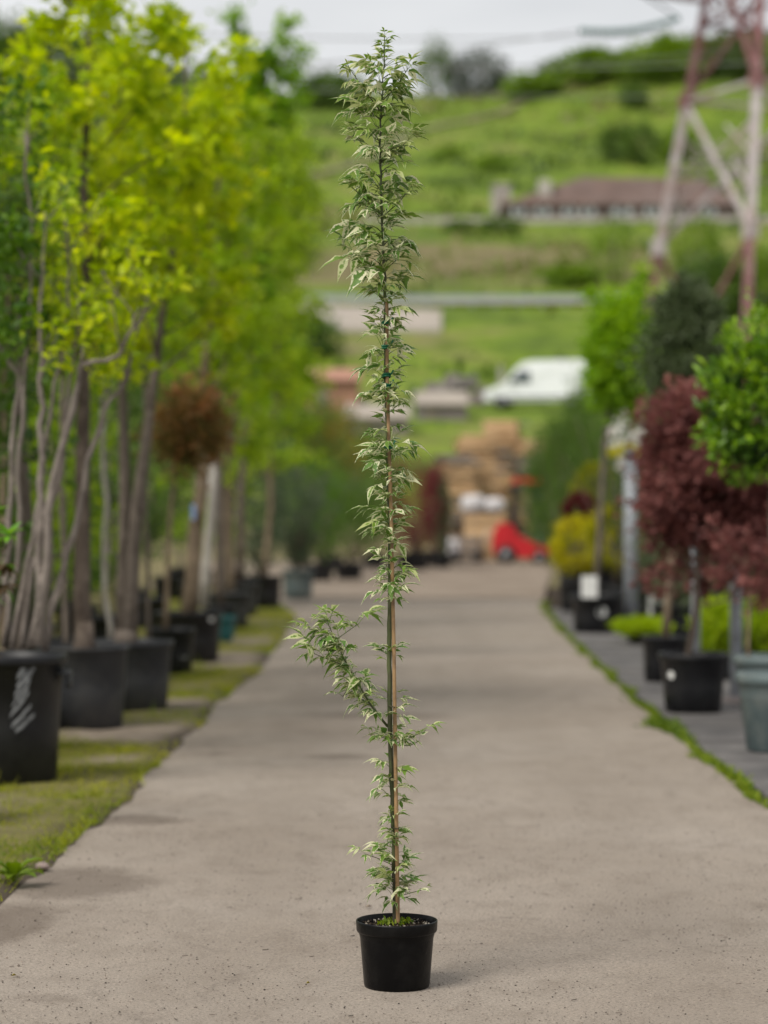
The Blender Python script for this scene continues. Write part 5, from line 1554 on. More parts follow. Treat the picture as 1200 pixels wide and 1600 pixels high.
tb.tube(trunk_line(rg, (P(979, 0, 29.2)[0], 29.2, .26), P(979, 702, 29.2), 6, .006), .012, 6)
bush(lb, rg, P(979, 709, 29.2), (.21, .2, .09), 40, 20, .2, .045, 'oval', .4, tmean=.8, cut=lambda p: p[:, 2] > -.35)
tb.build('trunk', M['bark_tan'], t); lb.build('crown', M['leaf_gold'], t, kind='stuff')

# galvanised posts
for px, D, top, w, lab in ((985, 28.2, 705, .155, 'tall galvanised steel post beside the tagged black pot'), (1150, 17.7, 800, .092, 'galvanised steel post behind the first grey-green pot'), (1087, 18.2, 700, .072, 'slim galvanised post rising behind the black maple pot')):
    p = P(px, 900, D); zt = P(px, top, D)[2]
    t = thing('steel_post', lab, 'post', (p[0], D, 0))
    b = MB(); b.tube([(p[0], D, -.03), (p[0], D, zt)], w / 2, 14); b.build('shaft', M['galv'], t)
    b = MB(); b.tube([(p[0], D, zt), (p[0], D, zt + .025)], w / 2 + .006, 14); b.build('cap', M['galv'], t)
    b = MB(); b.box((p[0], D, .02), (w * 2.2, w * 2.2, .04)); b.build('foot', M['stone_grey'], t, smooth=False)
p = P(1008, 0, 26.5)
t = thing('white_plant_label', 'white plant label on a stick among the pots under the evergreen', 'plant label', (p[0], 26.5, 0))
b = MB(); b.box((p[0] + .12, 26.5, P(0, 945, 26.5)[2]), (.16, .006, .20)); b.build('card', M['sticker'], t, smooth=False)
b = MB(); b.tube([(p[0] + .12, 26.51, -.03), (p[0] + .12, 26.51, .5)], .006, 5); b.build('stick', M['galv'], t)
p = P(975, 975, 28.6)
rock('stone', 'rough pale stone at the foot of the tall galvanised post', (p[0] - .02, 28.0, .05), (.14, .12, .09), M['stone_pink'], 9)

# ------------------------------------------------------------------ yard: forklift, timber, sacks, shed
fk = thing('forklift', 'small red forklift with a roof guard parked by the timber stacks', 'forklift', (0, 0, 0))
fk.location = (P(800, 0, 66)[0], 66.0, float(hgt(0, 66)) + .05)
fx, fy, fz = fk.location


def prism(prof, w, y0, at):
    n = len(prof)
    V = [(at[0] + x, at[1] + y0 - w / 2, at[2] + z) for x, z in prof] + [(at[0] + x, at[1] + y0 + w / 2, at[2] + z) for x, z in prof]
    F = [tuple(range(n)), tuple(range(2 * n - 1, n - 1, -1))] + [((i + 1) % n, i, n + i, n + (i + 1) % n) for i in range(n)]
    return V, F


A = (fx, fy, fz)
b = MB(); b.add(*prism([(-.50, .25), (-.55, .55), (-.50, .88), (-.30, 1.12), (-.02, 1.05), (.12, .78), (.42, .62), (.95, .40), (1.0, .26), (.6, .14), (-.1, .14)], 1.0, 0, A)); b.build('body', M['red_paint'], fk, smooth=False)
for sx_, sy_, rr in ((-.18, -.52, .27), (-.18, .52, .27), (.72, -.46, .19), (.72, .46, .19)):
    b = MB(); c = np.array([fx + sx_, fy + sy_, fz + rr - .05]); b.tube([c - np.array([0, .09, 0]), c + np.array([0, .09, 0])], rr, 18); wh = b.build('wheel', M['tyre'], fk)
    b = MB(); b.tube([c - np.array([0, .10, 0]), c + np.array([0, .10, 0])], rr * .55, 14); o = b.build('rim', M['rim'], wh)
for sx_ in (.05, .62):
    for sy_ in (-.40, .40):
        b = MB(); b.bar((fx + sx_ + (.10 if sx_ > .3 else 0), fy + sy_, fz + .75), (fx + sx_, fy + sy_, fz + 2.16), .07); b.build('guard_post', M['steel_dark'], fk, smooth=False)
b = MB(); b.box((fx + .36, fy, fz + 2.24), (.72, .95, .14)); b.build('roof_guard', M['red_paint'], fk, smooth=False)
b = MB(); b.box((fx + .16, fy, fz + 1.02), (.42, .5, .14)); b.box((fx - .02, fy, fz + 1.35), (.12, .5, .6)); b.build('seat', M['seat_black'], fk, smooth=False)
b = MB()
for sy_ in (-.25, .25):
    b.bar((fx + .78, fy + sy_, fz + .1), (fx + .70, fy + sy_, fz + 2.1), .10, .08)
for zz in (.5, 1.2, 1.9):
    b.bar((fx + .76, fy - .3, fz + zz), (fx + .76, fy + .3, fz + zz), .07)
b.build('mast', M['pot_teal'], fk, smooth=False)
for sy_ in (-.25, .25):
    b = MB(); b.bar((fx + .9, fy + sy_, fz + .06), (fx + 1.5, fy + sy_, fz + .06), .1, .04); b.build('fork', M['steel_dark'], fk, smooth=False)
b = MB(); t_ = np.linspace(0, 2 * math.pi, 13); b.tube(np.stack([fx + .42 + .04 * np.cos(t_), fy + .18 * np.cos(t_), fz + 1.3 + .17 * np.sin(t_)], -1), .018, 5, cap=False); b.build('steering_wheel', M['seat_black'], fk)

# pallets
pal = MB()
for k in range(7):
    pal.box((0, -.5 + k * 1.0 / 6, .132), (1.2, .11, .022), tint=(k * .37) % 1)
for k in (-1, 0, 1):
    pal.box((k * .55, 0, .07), (.1, 1.0, .10), tint=.4)
    pal.box((0, k * .45, .011), (1.2, .1, .022), tint=.6)
pm = []
for mt in ('wood_new', 'wood_grey'):
    o = pal.build('pallet', M[mt], smooth=False); pm.append(o.data); bpy.data.objects.remove(o)
rs = random.Random(17)


def stack(px, D, n, lab, grp, grey=.1, rz=0.0, zbase=None):
    p = P(px, 0, D)
    for i in range(n):
        o = bpy.data.objects.new('pallet', pm[1 if rs.random() < grey else 0]); COL.objects.link(o)
        o.location = (p[0] + rs.uniform(-.10, .10), D + rs.uniform(-.10, .10), (float(hgt(p[0], D)) if zbase is None else zbase) + .02 + i * .152)
        o.rotation_euler = (0, 0, rz + rs.uniform(-.16, .16))
        tag(o, lab, 'pallet', grp)


HP_ = math.pi / 2
stack(742, 73, 24, 'pale wooden pallet in the tall stack left of the forklift', 'left pallet stack', .05, HP_ + .12)
stack(786, 75.5, 27, 'pale wooden pallet in the tallest stack behind the forklift', 'middle pallet stack', .10, HP_ - .08)
stack(832, 74, 23, 'pale wooden pallet in the stack rising behind the forklift roof', 'right pallet stack', .35, HP_ + .06)
stack(712, 71.8, 20, 'pale wooden pallet in the stack next to the purple shrub', 'leftmost pallet stack', .3, HP_ + .2)
stack(862, 77, 21, 'pale wooden pallet in the stack half hidden by the green shrub', 'far right pallet stack', .3, HP_ - .12)
stack(764, 77.5, 22, 'wooden pallet in the stack wedged between the two tallest', 'wedged pallet stack', .4, HP_ + .1)
stack(716, 70, 8, 'weathered pallet in the short stack by the red shrubs', 'short pallet stack', .5, .2)


def bag(name, label, c, s, mat, seed, grp=None):
    rr = np.random.default_rng(seed); b = MB(); nla, nlo = 8, 12; V = []
    for i in range(nla + 1):
        th = math.pi * i / nla
        for j in range(nlo):
            ph = 2 * math.pi * j / nlo
            e = lambda q: math.copysign(abs(q) ** .6, q)
            k = 1 + rr.normal() * .03
            V.append((c[0] + s[0] * k * e(math.sin(th)) * e(math.cos(ph)), c[1] + s[1] * k * e(math.sin(th)) * e(math.sin(ph)), c[2] + s[2] * k * e(math.cos(th))))
    b.add(V, [(i * nlo + j, (i + 1) * nlo + j, (i + 1) * nlo + (j + 1) % nlo, i * nlo + (j + 1) % nlo) for i in range(nla) for j in range(nlo)])
    return tag(b.build(name, mat), label, 'sack', grp)


def crate(name, label, px, D, w, dp, hh, z, mat='wood_new', nsl=4):
    p = P(px, 0, D)
    t = thing(name, label, 'crate', (p[0], D, z))
    for sy_ in (-1, 1):
        for k in range(nsl):
            b = MB(); b.box((p[0], D + sy_ * dp / 2, z + hh * (k + .5) / nsl), (w, .025, hh / nsl * .8), tint=rs.random()); b.build('slat', M[mat], t, smooth=False)
    for sx_ in (-1, 1):
        for k in range(nsl):
            b = MB(); b.box((p[0] + sx_ * w / 2, D, z + hh * (k + .5) / nsl), (.025, dp - .03, hh / nsl * .8), tint=rs.random()); b.build('slat', M[mat], t, smooth=False)
    for sx_ in (-1, 1):
        for sy_ in (-1, 1):
            b = MB(); b.box((p[0] + sx_ * (w / 2 - .06), D + sy_ * (dp / 2 - .06), z + hh / 2), (.07, .07, hh)); b.build('corner_post', M[mat], t, smooth=False)
    b = MB(); b.box((p[0], D, z + .04), (w - .06, dp - .06, .03)); b.build('floor_board', M[mat], t, smooth=False)
    return t


g0 = float(hgt(2, 69))
crate('timber_crate', 'pale slatted timber crate with white sacks on top beside the forklift', 756, 69.0, 1.1, 1.0, 1.35, g0)
crate('timber_crate', 'weathered grey slatted crate left of the crate with white sacks', 722, 68.5, .9, .9, .75, g0, 'wood_grey')
p = P(745, 0, 69)
bag('white_sack', 'bulging white sack on the pale slatted crate, left one', (p[0] - .10, 68.9, g0 + 1.35 + .26), (.36, .4, .27), M['sack'], 1)
bag('white_sack', 'bulging white sack on the pale slatted crate, right one', (p[0] + .50, 69.0, g0 + 1.35 + .22), (.32, .4, .23), M['sack'], 2)
p = P(712, 0, 67.5)
bag('cream_sack', 'cream sack standing left of the weathered crate', (p[0] - .15, 67.5, g0 + .32), (.28, .3, .34), M['sack'], 3)
p = P(728, 0, 66.5)
t = thing('hand_cart', 'dark low hand cart on the yard ground before the crates', 'cart', (p[0], 66.5, g0))
b = MB(); b.box((p[0], 66.5, g0 + .28), (.85, .5, .06)); b.box((p[0] - .38, 66.5, g0 + .42), (.05, .5, .24)); b.build('deck', M['steel_dark'], t, smooth=False)
for sx_ in (-.3, .3):
    for sy_ in (-.27, .27):
        b = MB(); b.tube([(p[0] + sx_, 66.5 + sy_ - .04, g0 + .14), (p[0] + sx_, 66.5 + sy_ + .04, g0 + .14)], .14, 14); b.build('wheel', M['tyre'], t)
b = MB(); b.tube([(p[0] + .4, 66.5, g0 + .3), (p[0] + .6, 66.5, g0 + .9)], .02, 6); b.build('handle', M['galv'], t)

# hedge mass closing the yard's right end
rg = np.random.default_rng(402)
for i, (px, D, cy, rx, rz) in enumerate([(880, 60, 760, .9, 1.6), (868, 72, 770, .9, 1.7), (915, 64, 740, 1.1, 2.0), (462, 56, 745, 1.0, 1.6), (560, 68, 750, 1.1, 1.5), (500, 62, 735, 1.1, 1.8)]):
    p = P(px, 0, D)
    t = thing('yard_shrub', ['mid-green shrub right of the forklift', 'mid-green shrub behind the right pallet stack', 'tall green shrub at the end of the right-hand rows', 'tall green shrub closing the left rows at the bend', 'green shrub behind the rounded pot shrub across the bend', 'tall green shrub behind the orange-tinted one'][i], 'shrub', (p[0], D, float(hgt(p[0], D))))
    tb, lb = MB(), MB()
    for k in range(6):
        tb.tube(path_pts(rg, (p[0], D, float(hgt(p[0], D))), rg.normal(size=3) * .25 + np.array([0, 0, 1]), 2.4, 4, .05, 0), np.linspace(.03, .006, 5), 5)
    bush(lb, rg, P(px, cy, D), (rx, rx, rz), 150, 22, .14, .12, shell=.4, tmean=.45)
    tb.build('stems', M['bark_brown'], t); lb.build('crown', M['leaf_mid'], t, kind='stuff')

# ------------------------------------------------------------------ on the slope: van, shed, walls, road rail, building
def side_body(prof_lo, half, tuck=.10):
    """van shell: side outline given as rings of half width"""
    pass


vp = ground_at(845, 640)
van = thing('white_van', 'white high-roofed panel van parked on the grassy slope', 'van', vp)
ang = math.radians(-14)
ca, sa = math.cos(ang), math.sin(ang)


def VT(x, y, z):
    return (vp[0] + x * ca - y * sa, vp[1] + x * sa + y * ca, vp[2] + z)


prof = [(-2.95, .45), (-2.98, .85), (-2.80, 1.05), (-2.10, 1.28), (-1.72, 1.55), (-1.22, 2.22), (-.85, 2.50), (-.3, 2.60), (2.75, 2.60), (2.92, 2.45), (2.98, .9), (2.95, .42)]
b = MB(); V = []
for x, z in prof:
    hw = .98 if z < 1.4 else .98 - .14 * (z - 1.4) / 1.2
    V += [VT(x, -hw * .985, z), VT(x, -hw * .75, z + (.03 if z > 2.3 else 0)), VT(x, hw * .75, z + (.03 if z > 2.3 else 0)), VT(x, hw * .985, z)]
n = len(prof)
F = [(4 * i + k, 4 * i + k + 1, 4 * ((i + 1) % n) + k + 1, 4 * ((i + 1) % n) + k) for i in range(n) for k in range(3)]
F += [tuple(4 * i for i in range(n))[::-1], tuple(4 * i + 3 for i in range(n))]
b.add(V, F); b.build('body', M['van_white'], van, smooth=False)
b = MB(); b.add([VT(-1.70, -.83, 1.62), VT(-1.24, -.80, 2.22), VT(-1.24, .80, 2.22), VT(-1.70, .83, 1.62)], [(0, 1, 2, 3)])
b.v[-1] = b.v[-1] + np.array([-.012 * ca, -.012 * sa, .012]); b.build('windscreen', M['glass'], van)
for sg in (-1, 1):
    b = MB(); b.add([VT(-1.50, sg * .985, 1.50), VT(-1.05, sg * .945, 2.05), VT(-.42, sg * .945, 2.05), VT(-.42, sg * .985, 1.40)], [(0, 1, 2, 3)]); b.build('side_window', M['glass'], van)
    b = MB(); b.box(VT(-2.93, sg * .68, .92), (.12, .3, .18), ang); b.build('headlight', M['sticker'], van, smooth=False)
    b = MB(); b.box(VT(-1.42, sg * 1.12, 1.55), (.10, .2, .32), ang); b.build('mirror', M['van_trim'], van, smooth=False)
    for x in (-2.05, 1.85):
        c0, c1 = np.array(VT(x, sg * .72, .33)), np.array(VT(x, sg * .99, .33))
        b = MB(); b.tube([c0, c1], .35, 20); wh = b.build('wheel', M['tyre'], van)
        b = MB(); b.tube([c0 + (c1 - c0) * .5, c0 + (c1 - c0) * 1.03], .2, 14); b.build('rim', M['rim'], wh)
b = MB(); b.box(VT(-2.99, 0, .50), (.10, 1.86, .22), ang); b.build('bumper', M['van_trim'], van, smooth=False)
b = MB(); b.box(VT(0, -1.0, .62), (5.2, .02, .10), ang); b.build('side_trim', M['van_trim'], van, smooth=False)

# stone heap wall and post by the van
q = ground_at(718, 634)
t = thing('rubble_wall', 'low wall of piled grey-pink stones left of the van', 'wall', q)
rr = np.random.default_rng(55)
for i in range(70):
    x = rr.uniform(-1.9, 1.5); hz = rr.uniform(.1, 1.7 - abs(x) * .4)
    s = rr.uniform(.16, .34, 3)
    b = MB(); V = np.array([[sx_, sy_, sz_] for sx_ in (-1, 1) for sy_ in (-1, 1) for sz_ in (-1, 1)], float) * s * rr.uniform(.75, 1.1, (8, 3)) + np.array([q[0] + x, q[1] + rr.uniform(-.5, .5), q[2] + hz])
    b.add(V, [(0, 1, 3, 2), (4, 6, 7, 5), (0, 4, 5, 1), (2, 3, 7, 6), (0, 2, 6, 4), (1, 5, 7, 3)], rr.random()); b.build('stone', M['stone_grey'], t, smooth=False)
q = ground_at(783, 622)
t = thing('concrete_post', 'pale concrete post behind the nose of the van', 'post', q)
b = MB(); b.box((q[0], q[1], q[2] + .9), (.34, .34, 1.8), 0, taper=.85); b.build('shaft', M['wall_cream'], t, smooth=False)
b = MB(); b.box((q[0], q[1], q[2] + 1.83), (.42, .42, .08)); b.build('cap', M['wall_cream'], t, smooth=False)
# low sheds left of the van
for i, (px, py, w, hh, lab) in enumerate([(690, 656, 2.8, .8, 'low pale-roofed shed below the rubble wall'), (590, 678, 3.2, .8, 'long low pale shed behind the slender maple'), (520, 640, 3.0, 1.6, 'small terracotta shed up the slope behind the lime tree')]):
    q = ground_at(px, py)
    t = thing('garden_shed', lab, 'shed', q)
    wm = M['terracotta'] if i == 2 else M['stone_grey']
    b = MB(); b.box((q[0], q[1] + .6, q[2] + hh / 2 - .3), (w * .94, 2.2, hh + .5)); b.build('wall', wm, t, smooth=False)
    b = MB(); zt = q[2] + hh
    V = [(q[0] - w / 2, q[1] - .8, zt - .02), (q[0] + w / 2, q[1] - .8, zt - .02), (q[0] + w / 2, q[1] + 2.0, zt + .75), (q[0] - w / 2, q[1] + 2.0, zt + .75)]
    V += [(x, y_, z - .1) for x, y_, z in V]
    b.add(V, [(0, 1, 2, 3), (7, 6, 5, 4), (0, 4, 5, 1), (1, 5, 6, 2), (2, 6, 7, 3), (3, 7, 4, 0)]); b.build('roof', M['terracotta'] if i == 2 else M['concrete_pale'], t, smooth=False)
    b = MB(); b.box((q[0] - w * .2, q[1] - .51, q[2] + hh * .38), (.7, .06, hh * .7)); b.build('door', M['wood_grey'], t, smooth=False)

# concrete pad on the slope
q = [ground_at(470, 520), ground_at(690, 522), ground_at(690, 490), ground_at(470, 482)]
b = MB(); V = [v + np.array([0, 0, .3]) for v in q]; V += [v - np.array([0, 0, .9]) for v in V]
b.add(V, [(0, 1, 2, 3), (0, 4, 5, 1), (1, 5, 6, 2), (2, 6, 7, 3), (3, 7, 4, 0)])
o = b.build('concrete_pad', M['concrete_pale'], smooth=False); o['kind'] = 'structure'

# guard rail along the hill road
t = thing('guard_rail', 'grey steel guard rail along the road across the slope', 'guard rail', (10, 196, float(hgt(10, 196))))
for i in range(26):
    x = -6 + i * 1.9; y_ = 196.2 + 4 * math.sin((x + 70) / 4 * .12); z_ = float(hgt(x, y_))
    b = MB(); b.box((x, y_, z_ + .45), (.12, .12, .95)); b.build('post', M['galv'], t, smooth=False)
    x2 = x + 1.9; y2 = 196.2 + 4 * math.sin((x2 + 70) / 4 * .12); z2 = float(hgt(x2, y2))
    b = MB(); b.bar((x, y_ - .1, z_ + .8), (x2, y2 - .1, z2 + .8), .06, .42); b.build('rail', M['galv'], t, smooth=False)

# long low building with a brown hipped roof
q = ground_at(970, 345)
BX, BY, BZ = q[0], q[1] + 3.0, float(hgt(q[0], q[1] + 3)) - .3
sc_ = q[1] / FPX
bw = 375 * sc_ ; bh = 18 * sc_; rh = 52 * sc_
t = thing('long_building', 'long low building with a brown hipped roof on the hillside', 'building', (BX, BY, BZ))
x0, x1, yb0, yb1 = BX - bw / 2, BX + bw / 2, BY - 5, BY + 6
b = MB(); b.box((BX, BY + .5, BZ + bh / 2 - 1.2), (bw - 1.2, 10.2, bh + 2.4)); b.build('wall', M['wall_dark'], t, smooth=False)
b = MB()
ez, rz_ = BZ + bh, BZ + bh + rh
V = [(x0, yb0, ez), (x1, yb0, ez), (x1, yb1, ez), (x0, yb1, ez), (x0 + 10, BY + .5, rz_), (x1 - 4, BY + .5, rz_ - .3)]
V += [(x, y_, z - .25) for x, y_, z in V[:4]]
b.add(V, [(0, 1, 5, 4), (1, 2, 5), (2, 3, 4, 5), (3, 0, 4), (0, 6, 7, 1), (1, 7, 8, 2), (2, 8, 9, 3), (3, 9, 6, 0), (9, 8, 7, 6)]); rf = b.build('roof', M['roof_brown'], t, smooth=False)
b = MB(); b.box((x0 + 5.2, BY - 2.6, ez + 1.9), (1.5, 1.5, 2.3)); b.build('chimney', M['wall_cream'], rf, smooth=False)
for k, (u, w_, mt) in enumerate([(.07, 1.6, 'window_white'), (.17, 1.8, 'window_white'), (.28, 1.6, 'window_white'), (.36, 1.6, 'window_white'), (.50, 2.4, 'window_white'), (.62, 1.6, 'window_white'), (.74, 1.4, 'wall_cream'), (.86, 1.6, 'window_white')]):
    b = MB(); b.box((x0 + u * bw, yb0 + .36, BZ + bh * .45), (w_, .10, bh * .72)); f_ = b.build('window', M[mt], t, smooth=False)
    b = MB(); b.box((x0 + u * bw, yb0 + .29, BZ + bh * .45), (w_ * .42, .06, bh * .5)); b.build('pane', M['glass'], f_, smooth=False)
q2 = ground_at(783, 335)
t = thing('white_shed', 'narrow whitish hut at the left end of the brown-roofed building', 'hut', q2)
b = MB(); b.box((q2[0], q2[1], q2[2] + 1.6), (2.2, 2.2, 3.6)); b.build('wall', M['wall_cream'], t, smooth=False)
b = MB(); b.box((q2[0], q2[1], q2[2] + 3.5), (2.6, 2.6, .22), taper=.6); b.build('roof', M['concrete_pale'], t, smooth=False)
b = MB(); b.box((q2[0] + .2, q2[1] - 1.13, q2[2] + 1.3), (.9, .06, 2.0)); b.build('door', M['wood_grey'], t, smooth=False)
# pale fence before the building
t = thing('pale_fence', 'long pale board fence below the brown-roofed building', 'fence', (q[0], q[1] - 4, float(hgt(q[0], q[1] - 4))))
for i in range(58):
    x = -2 + i * .85
    y_ = q[1] - 4.5 + 1.5 * math.sin(x * .07); z_ = float(hgt(x, y_))
    b = MB(); b.box((x, y_, z_ + .42), (.78, .06, .75), tint=rs.random()); b.build('board', M['wall_cream'], t, smooth=False)

# ------------------------------------------------------------------ trees and bushes on the hill
rg = np.random.default_rng(600)


def hill_tree(name, label, px, py, wpx, hpx, mat, cat='bush', grp=None, K=90, per=20, leaf=None, q=None, trunk=False):
    q = ground_at(px, py) if q is None else q
    s = q[1] / FPX
    rx, hz = wpx / 2 * s, hpx * s
    t = thing(name, label, cat, q, grp)
    tb, lb = MB(), MB()
    zt = q[2] + hz
    tr = trunk_line(rg, (q[0], q[1], q[2] - .3), (q[0], q[1], q[2] + hz * .75), 6, .05)
    tb.tube(tr, np.linspace(max(.05, hz * .03), .04, 6), 6)
    for k in range(6):
        p_, _ = at_t(tr, rg.uniform(.3, .95)); tb.tube(path_pts(rg, p_, rnd_dirs(rg, 1, .6)[0], rx, 4, .1, .02), np.linspace(hz * .012, .02, 5), 5)
    lz = hz * (.62 if trunk else .54)
    bush(lb, rg, (q[0], q[1], zt - lz * .92), (rx, rx, lz * .92), K, per, .16, leaf or max(.25, rx * .16), 'oval', .7, shell=.3, tvar=.3)
    tb.build('trunk', M['bark_brown'], t); lb.build('crown', M[mat], t, kind='stuff')
    return t


hill_tree('hill_bush', 'dark round bush, left of the pair on the hillside above the building', 960, 250, 58, 52, 'far_green')
hill_tree('hill_bush', 'larger dark round bush, right of the pair on the hillside above the building', 1000, 258, 62, 66, 'far_green')
hill_tree('hill_bush', 'green bush right of the dark pair, behind the pylon leg', 1062, 250, 70, 50, 'far_lime')
hill_tree('hill_bush', 'dark green bush below the hill crest behind the wires', 990, 168, 46, 34, 'far_green')
hill_tree('hill_bush', 'lime bush on the right hill crest', 930, 130, 120, 46, 'far_lime')
hill_tree('hill_bush', 'wide lime bush on the right crest by the pylon', 1040, 125, 130, 60, 'far_lime')
hill_tree('hill_bush', 'green bush at the crest behind the pylon top', 1150, 120, 110, 70, 'far_green')
hill_tree('hill_bush', 'green bush at the sandy left end of the right crest', 868, 130, 50, 36, 'far_green')
hill_tree('hill_bush', 'low lime bush on the slope under the crest trees', 830, 155, 90, 36, 'far_lime')
hill_tree('hill_tree', 'grey-green tree on the crest, left of the crest pair', 682, 150, 56, 85, 'far_green', 'tree', trunk=True)
hill_tree('hill_tree', 'pale grey tree on the crest, right of the crest pair', 752, 150, 84, 75, 'far_grey', 'tree', trunk=True)
hill_tree('hill_tree', 'small pale tree between the two crest trees', 716, 150, 34, 62, 'far_grey', 'tree', trunk=True)
hill_tree('hill_bush', 'lime bush low on the bank by the road', 890, 448, 90, 30, 'far_lime')
hill_tree('hill_tree', 'young lime tree on the bank below the building', 958, 440, 70, 95, 'far_lime', 'tree', trunk=True, K=60, per=14)
hill_tree('hill_tree', 'green tree between the pylon legs below the building', 1090, 440, 90, 100, 'far_lime', 'tree', trunk=True, K=70, per=14)
hill_tree('hill_bush', 'dark low bush under the pale fence', 780, 362, 70, 20, 'far_green', K=50)
hill_tree('hill_bush', 'dark low bush farther left under the pale fence', 718, 362, 50, 16, 'far_green', K=50)
hill_tree('hill_tree', 'green tree low between pylon legs', 1120, 500, 130, 90, 'far_green', 'tree', K=90)
hill_tree('hill_tree', 'green tree to the right of the pylon foot', 1215, 500, 130, 110, 'far_lime', 'tree', K=90)
hill_tree('hill_bush', 'green bush on the hillside left of the slender maple top', 515, 170, 110, 50, 'far_green')
hill_tree('hill_bush', 'lime bush on the mid slope behind the maple', 770, 270, 60, 26, 'far_lime', K=50)
hill_tree('hill_bush', 'small green bush high on the mid slope', 700, 250, 46, 24, 'far_lime', K=50)
for i, (px, py, w, hh) in enumerate([(20, 150, 130, 120), (95, 150, 130, 105), (170, 150, 110, 88), (-50, 150, 130, 130), (250, 155, 90, 55), (320, 160, 90, 40)]):
    hill_tree('crest_tree', 'dark green broad tree in the wood on the left crest', px, py, w, hh, 'far_green', 'tree', 'trees in the wood on the left crest', trunk=True, K=110)
# far bushes seen in gaps at left
for i, (px, py, w, hh) in enumerate([(60, 330, 140, 80), (200, 400, 160, 90), (330, 330, 130, 70), (420, 400, 120, 60), (120, 500, 180, 100), (300, 520, 160, 90), (30, 600, 200, 110), (230, 640, 200, 110), (400, 620, 160, 90), (480, 560, 110, 60)]):
    hill_tree('slope_bush', 'broad ' + ('dark' if i % 2 else 'lime') + ' green bush on the slope behind the ' + ['yellow maple crown', 'forked maple crown', 'lime tree tops', 'drooping tree', 'yellow maple trunk', 'forked maple trunks', 'many-stemmed shrub', 'bronze ball tree', 'bright birch-like tree', 'grey-green shrub'][i], px, py, w, hh, 'far_green' if i % 2 else 'far_lime', 'bush', 'bushes on the slope behind the left trees', K=80)

# ------------------------------------------------------------------ lattice pylon with red and white bands
C = np.array([14.6, 90.0]); zb = float(hgt(14.6, 90)) - .3
py_root = thing('lattice_pylon', 'lattice power pylon painted in red and white bands on the slope', 'pylon', (C[0], C[1], zb))
REF = 11.4; APEX = 34.0
offs = [np.array(v) for v in ((-1.6, -4.2), (-4.2, 1.6), (1.6, 4.2), (4.2, -1.6))]


def corner(k, z):
    f = (APEX - z) / (APEX - REF)
    o = C + offs[k % 4] * f
    return np.array([o[0], o[1], z])


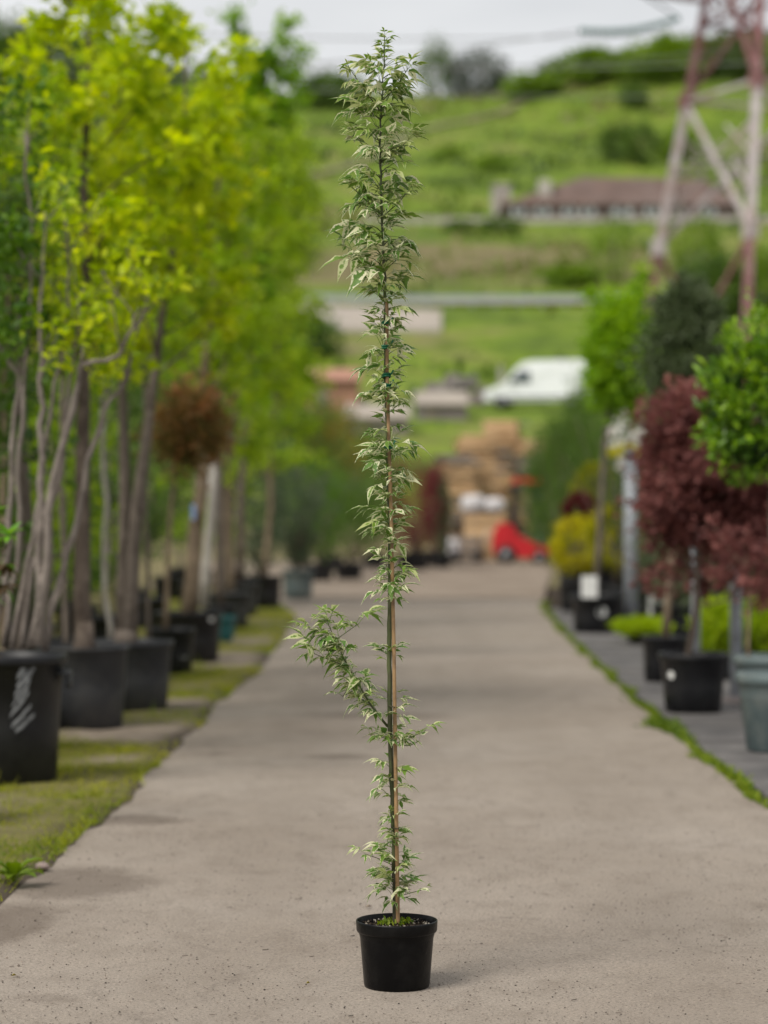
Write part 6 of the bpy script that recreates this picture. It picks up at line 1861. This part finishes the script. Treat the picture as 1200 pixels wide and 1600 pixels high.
bands = [(zb, REF, 'pylon_red'), (REF, 16.9, 'pylon_white'), (16.9, 22.5, 'pylon_red'), (22.5, 27.5, 'pylon_white')]
for z0, z1, mt in bands:
    w = .31 if z0 < 12 else .28
    for k in range(4):
        b = MB()
        a, c_ = corner(k, z0), corner(k, z1)
        b.bar(a, c_, w, w); b.build('leg', M[mt], py_root, smooth=False)
        if z0 > 0 and z1 < 24:
            b = MB(); b.box(corner(k, z0), (.44, .44, .6), .35); b.build('gusset', M[mt], py_root, smooth=False)
    for k in range(4):
        for (u, v) in (((k + 1, k) if False else (k, k + 1)),) if z0 > 5 else ():
            b = MB(); b.bar(corner(u, z0 + .1), corner(v, z1 - .1), .17 if z0 < 20 else .14); b.build('brace', M[mt], py_root, smooth=False)
        # secondary lacing
        zm = (z0 + z1) / 2
        if z0 < 5:
            b = MB(); b.bar(corner(k, z1 - .2), corner(k, z1 - 2.2) * .72 + corner(k + 1, z1 - 2.2) * .28, .14); b.build('lacing', M[mt], py_root, smooth=False)
            continue
        b = MB(); b.bar((corner(k, zm) + corner(k, z1)) / 2, (corner(k, z1) * .5 + corner(k + 1, z0) * .5), .10); b.build('lacing', M[mt], py_root, smooth=False)
        b = MB(); b.bar(corner(k, zm), (corner(k, z0) * .5 + corner(k + 1, z1) * .5), .10); b.build('lacing', M[mt], py_root, smooth=False)
        b = MB(); b.bar(corner(k + 1, zm), (corner(k, z0) * .5 + corner(k + 1, z1) * .5), .10); b.build('lacing', M[mt], py_root, smooth=False)
    if z0 > 5:
        for k in range(4):
            for f0, f1 in ((.25, .5), (.5, .25), (.5, .75), (.75, .5)):
                za, zc_ = z0 + (z1 - z0) * f0, z0 + (z1 - z0) * f1
                b = MB(); b.bar(corner(k, za) * (1 - .5 * f0) + corner(k + 1, za) * .5 * f0, corner(k, zc_), .08); b.build('lacing', M[mt], py_root, smooth=False)
            zh = (z0 + z1) / 2
            b = MB(); b.bar(corner(k, zh), corner(k + 1, zh), .10); b.build('girt', M[mt], py_root, smooth=False)
    for k in range(4) if z0 > 5 else ():
        b = MB(); b.bar(corner(k, z1), corner(k + 1, z1), .14); b.build('girt', M[mt], py_root, smooth=False)
# cross arm low enough to show at the frame's top
arm_z = 20.6
tip = np.array([9.3, 88.4, arm_z - .2])
for k in (0, 1):
    b = MB(); b.bar(corner(k, arm_z), tip, .16); b.build('arm', M['pylon_red'], py_root, smooth=False)
    b = MB(); b.bar(corner(k, arm_z + 1.8), tip, .14); b.build('arm', M['pylon_red'], py_root, smooth=False)
for f in (.35, .65):
    b = MB(); b.bar(corner(0, arm_z) * (1 - f) + tip * f, corner(1, arm_z) * (1 - f) + tip * f, .10); b.build('lacing', M['pylon_red'], py_root, smooth=False)
# insulator strings and wires
far_ends = []
ins0 = P(1062, 28, 88.4); ins1 = P(905, 48, 84)
t = thing('insulator_string', 'green glass insulator string strung from the pylon', 'insulator', ins0)
b = MB(); b.bar(tip, ins0, .06); b.build('link', M['steel_dark'], t, smooth=False)
for i in range(17):
    f = (i + .5) / 17
    c_ = ins0 * (1 - f) + ins1 * f + np.array([0, 0, -.22 * math.sin(f * math.pi)])
    dv = (ins1 - ins0) / np.linalg.norm(ins1 - ins0)
    b = MB(); b.tube([c_ - dv * .04, c_, c_ + dv * .06], [.05, .13, .05], 10); b.build('disc', M['insulator'], t)


def wire(lab, a, e, sag, r_=.022):
    tt = np.linspace(0, 1, 40)[:, None]
    pts = a * (1 - tt) + e * tt; pts[:, 2] -= (sag * 4 * tt * (1 - tt))[:, 0]
    b = MB(); b.tube(pts, r_, 5); return tag(b.build('power_line', M['wire']), lab, 'power line')


wire('power line running on from the green insulator string over the lane', ins1, P(-900, 60, 60), 1.2)
wire('upper power line over the slender maple', P(1230, 40, 89), P(-700, -30, 70), 1.0)
wire('second power line just under the upper one', P(1230, 70, 89), P(-600, 30, 70), 1.2)
wire('pale power line across the right crest', P(1400, 85, 95), P(300, 90, 110), .5)
wire('lower power line crossing before the hill', P(1400, 140, 95), P(200, 118, 120), .6)
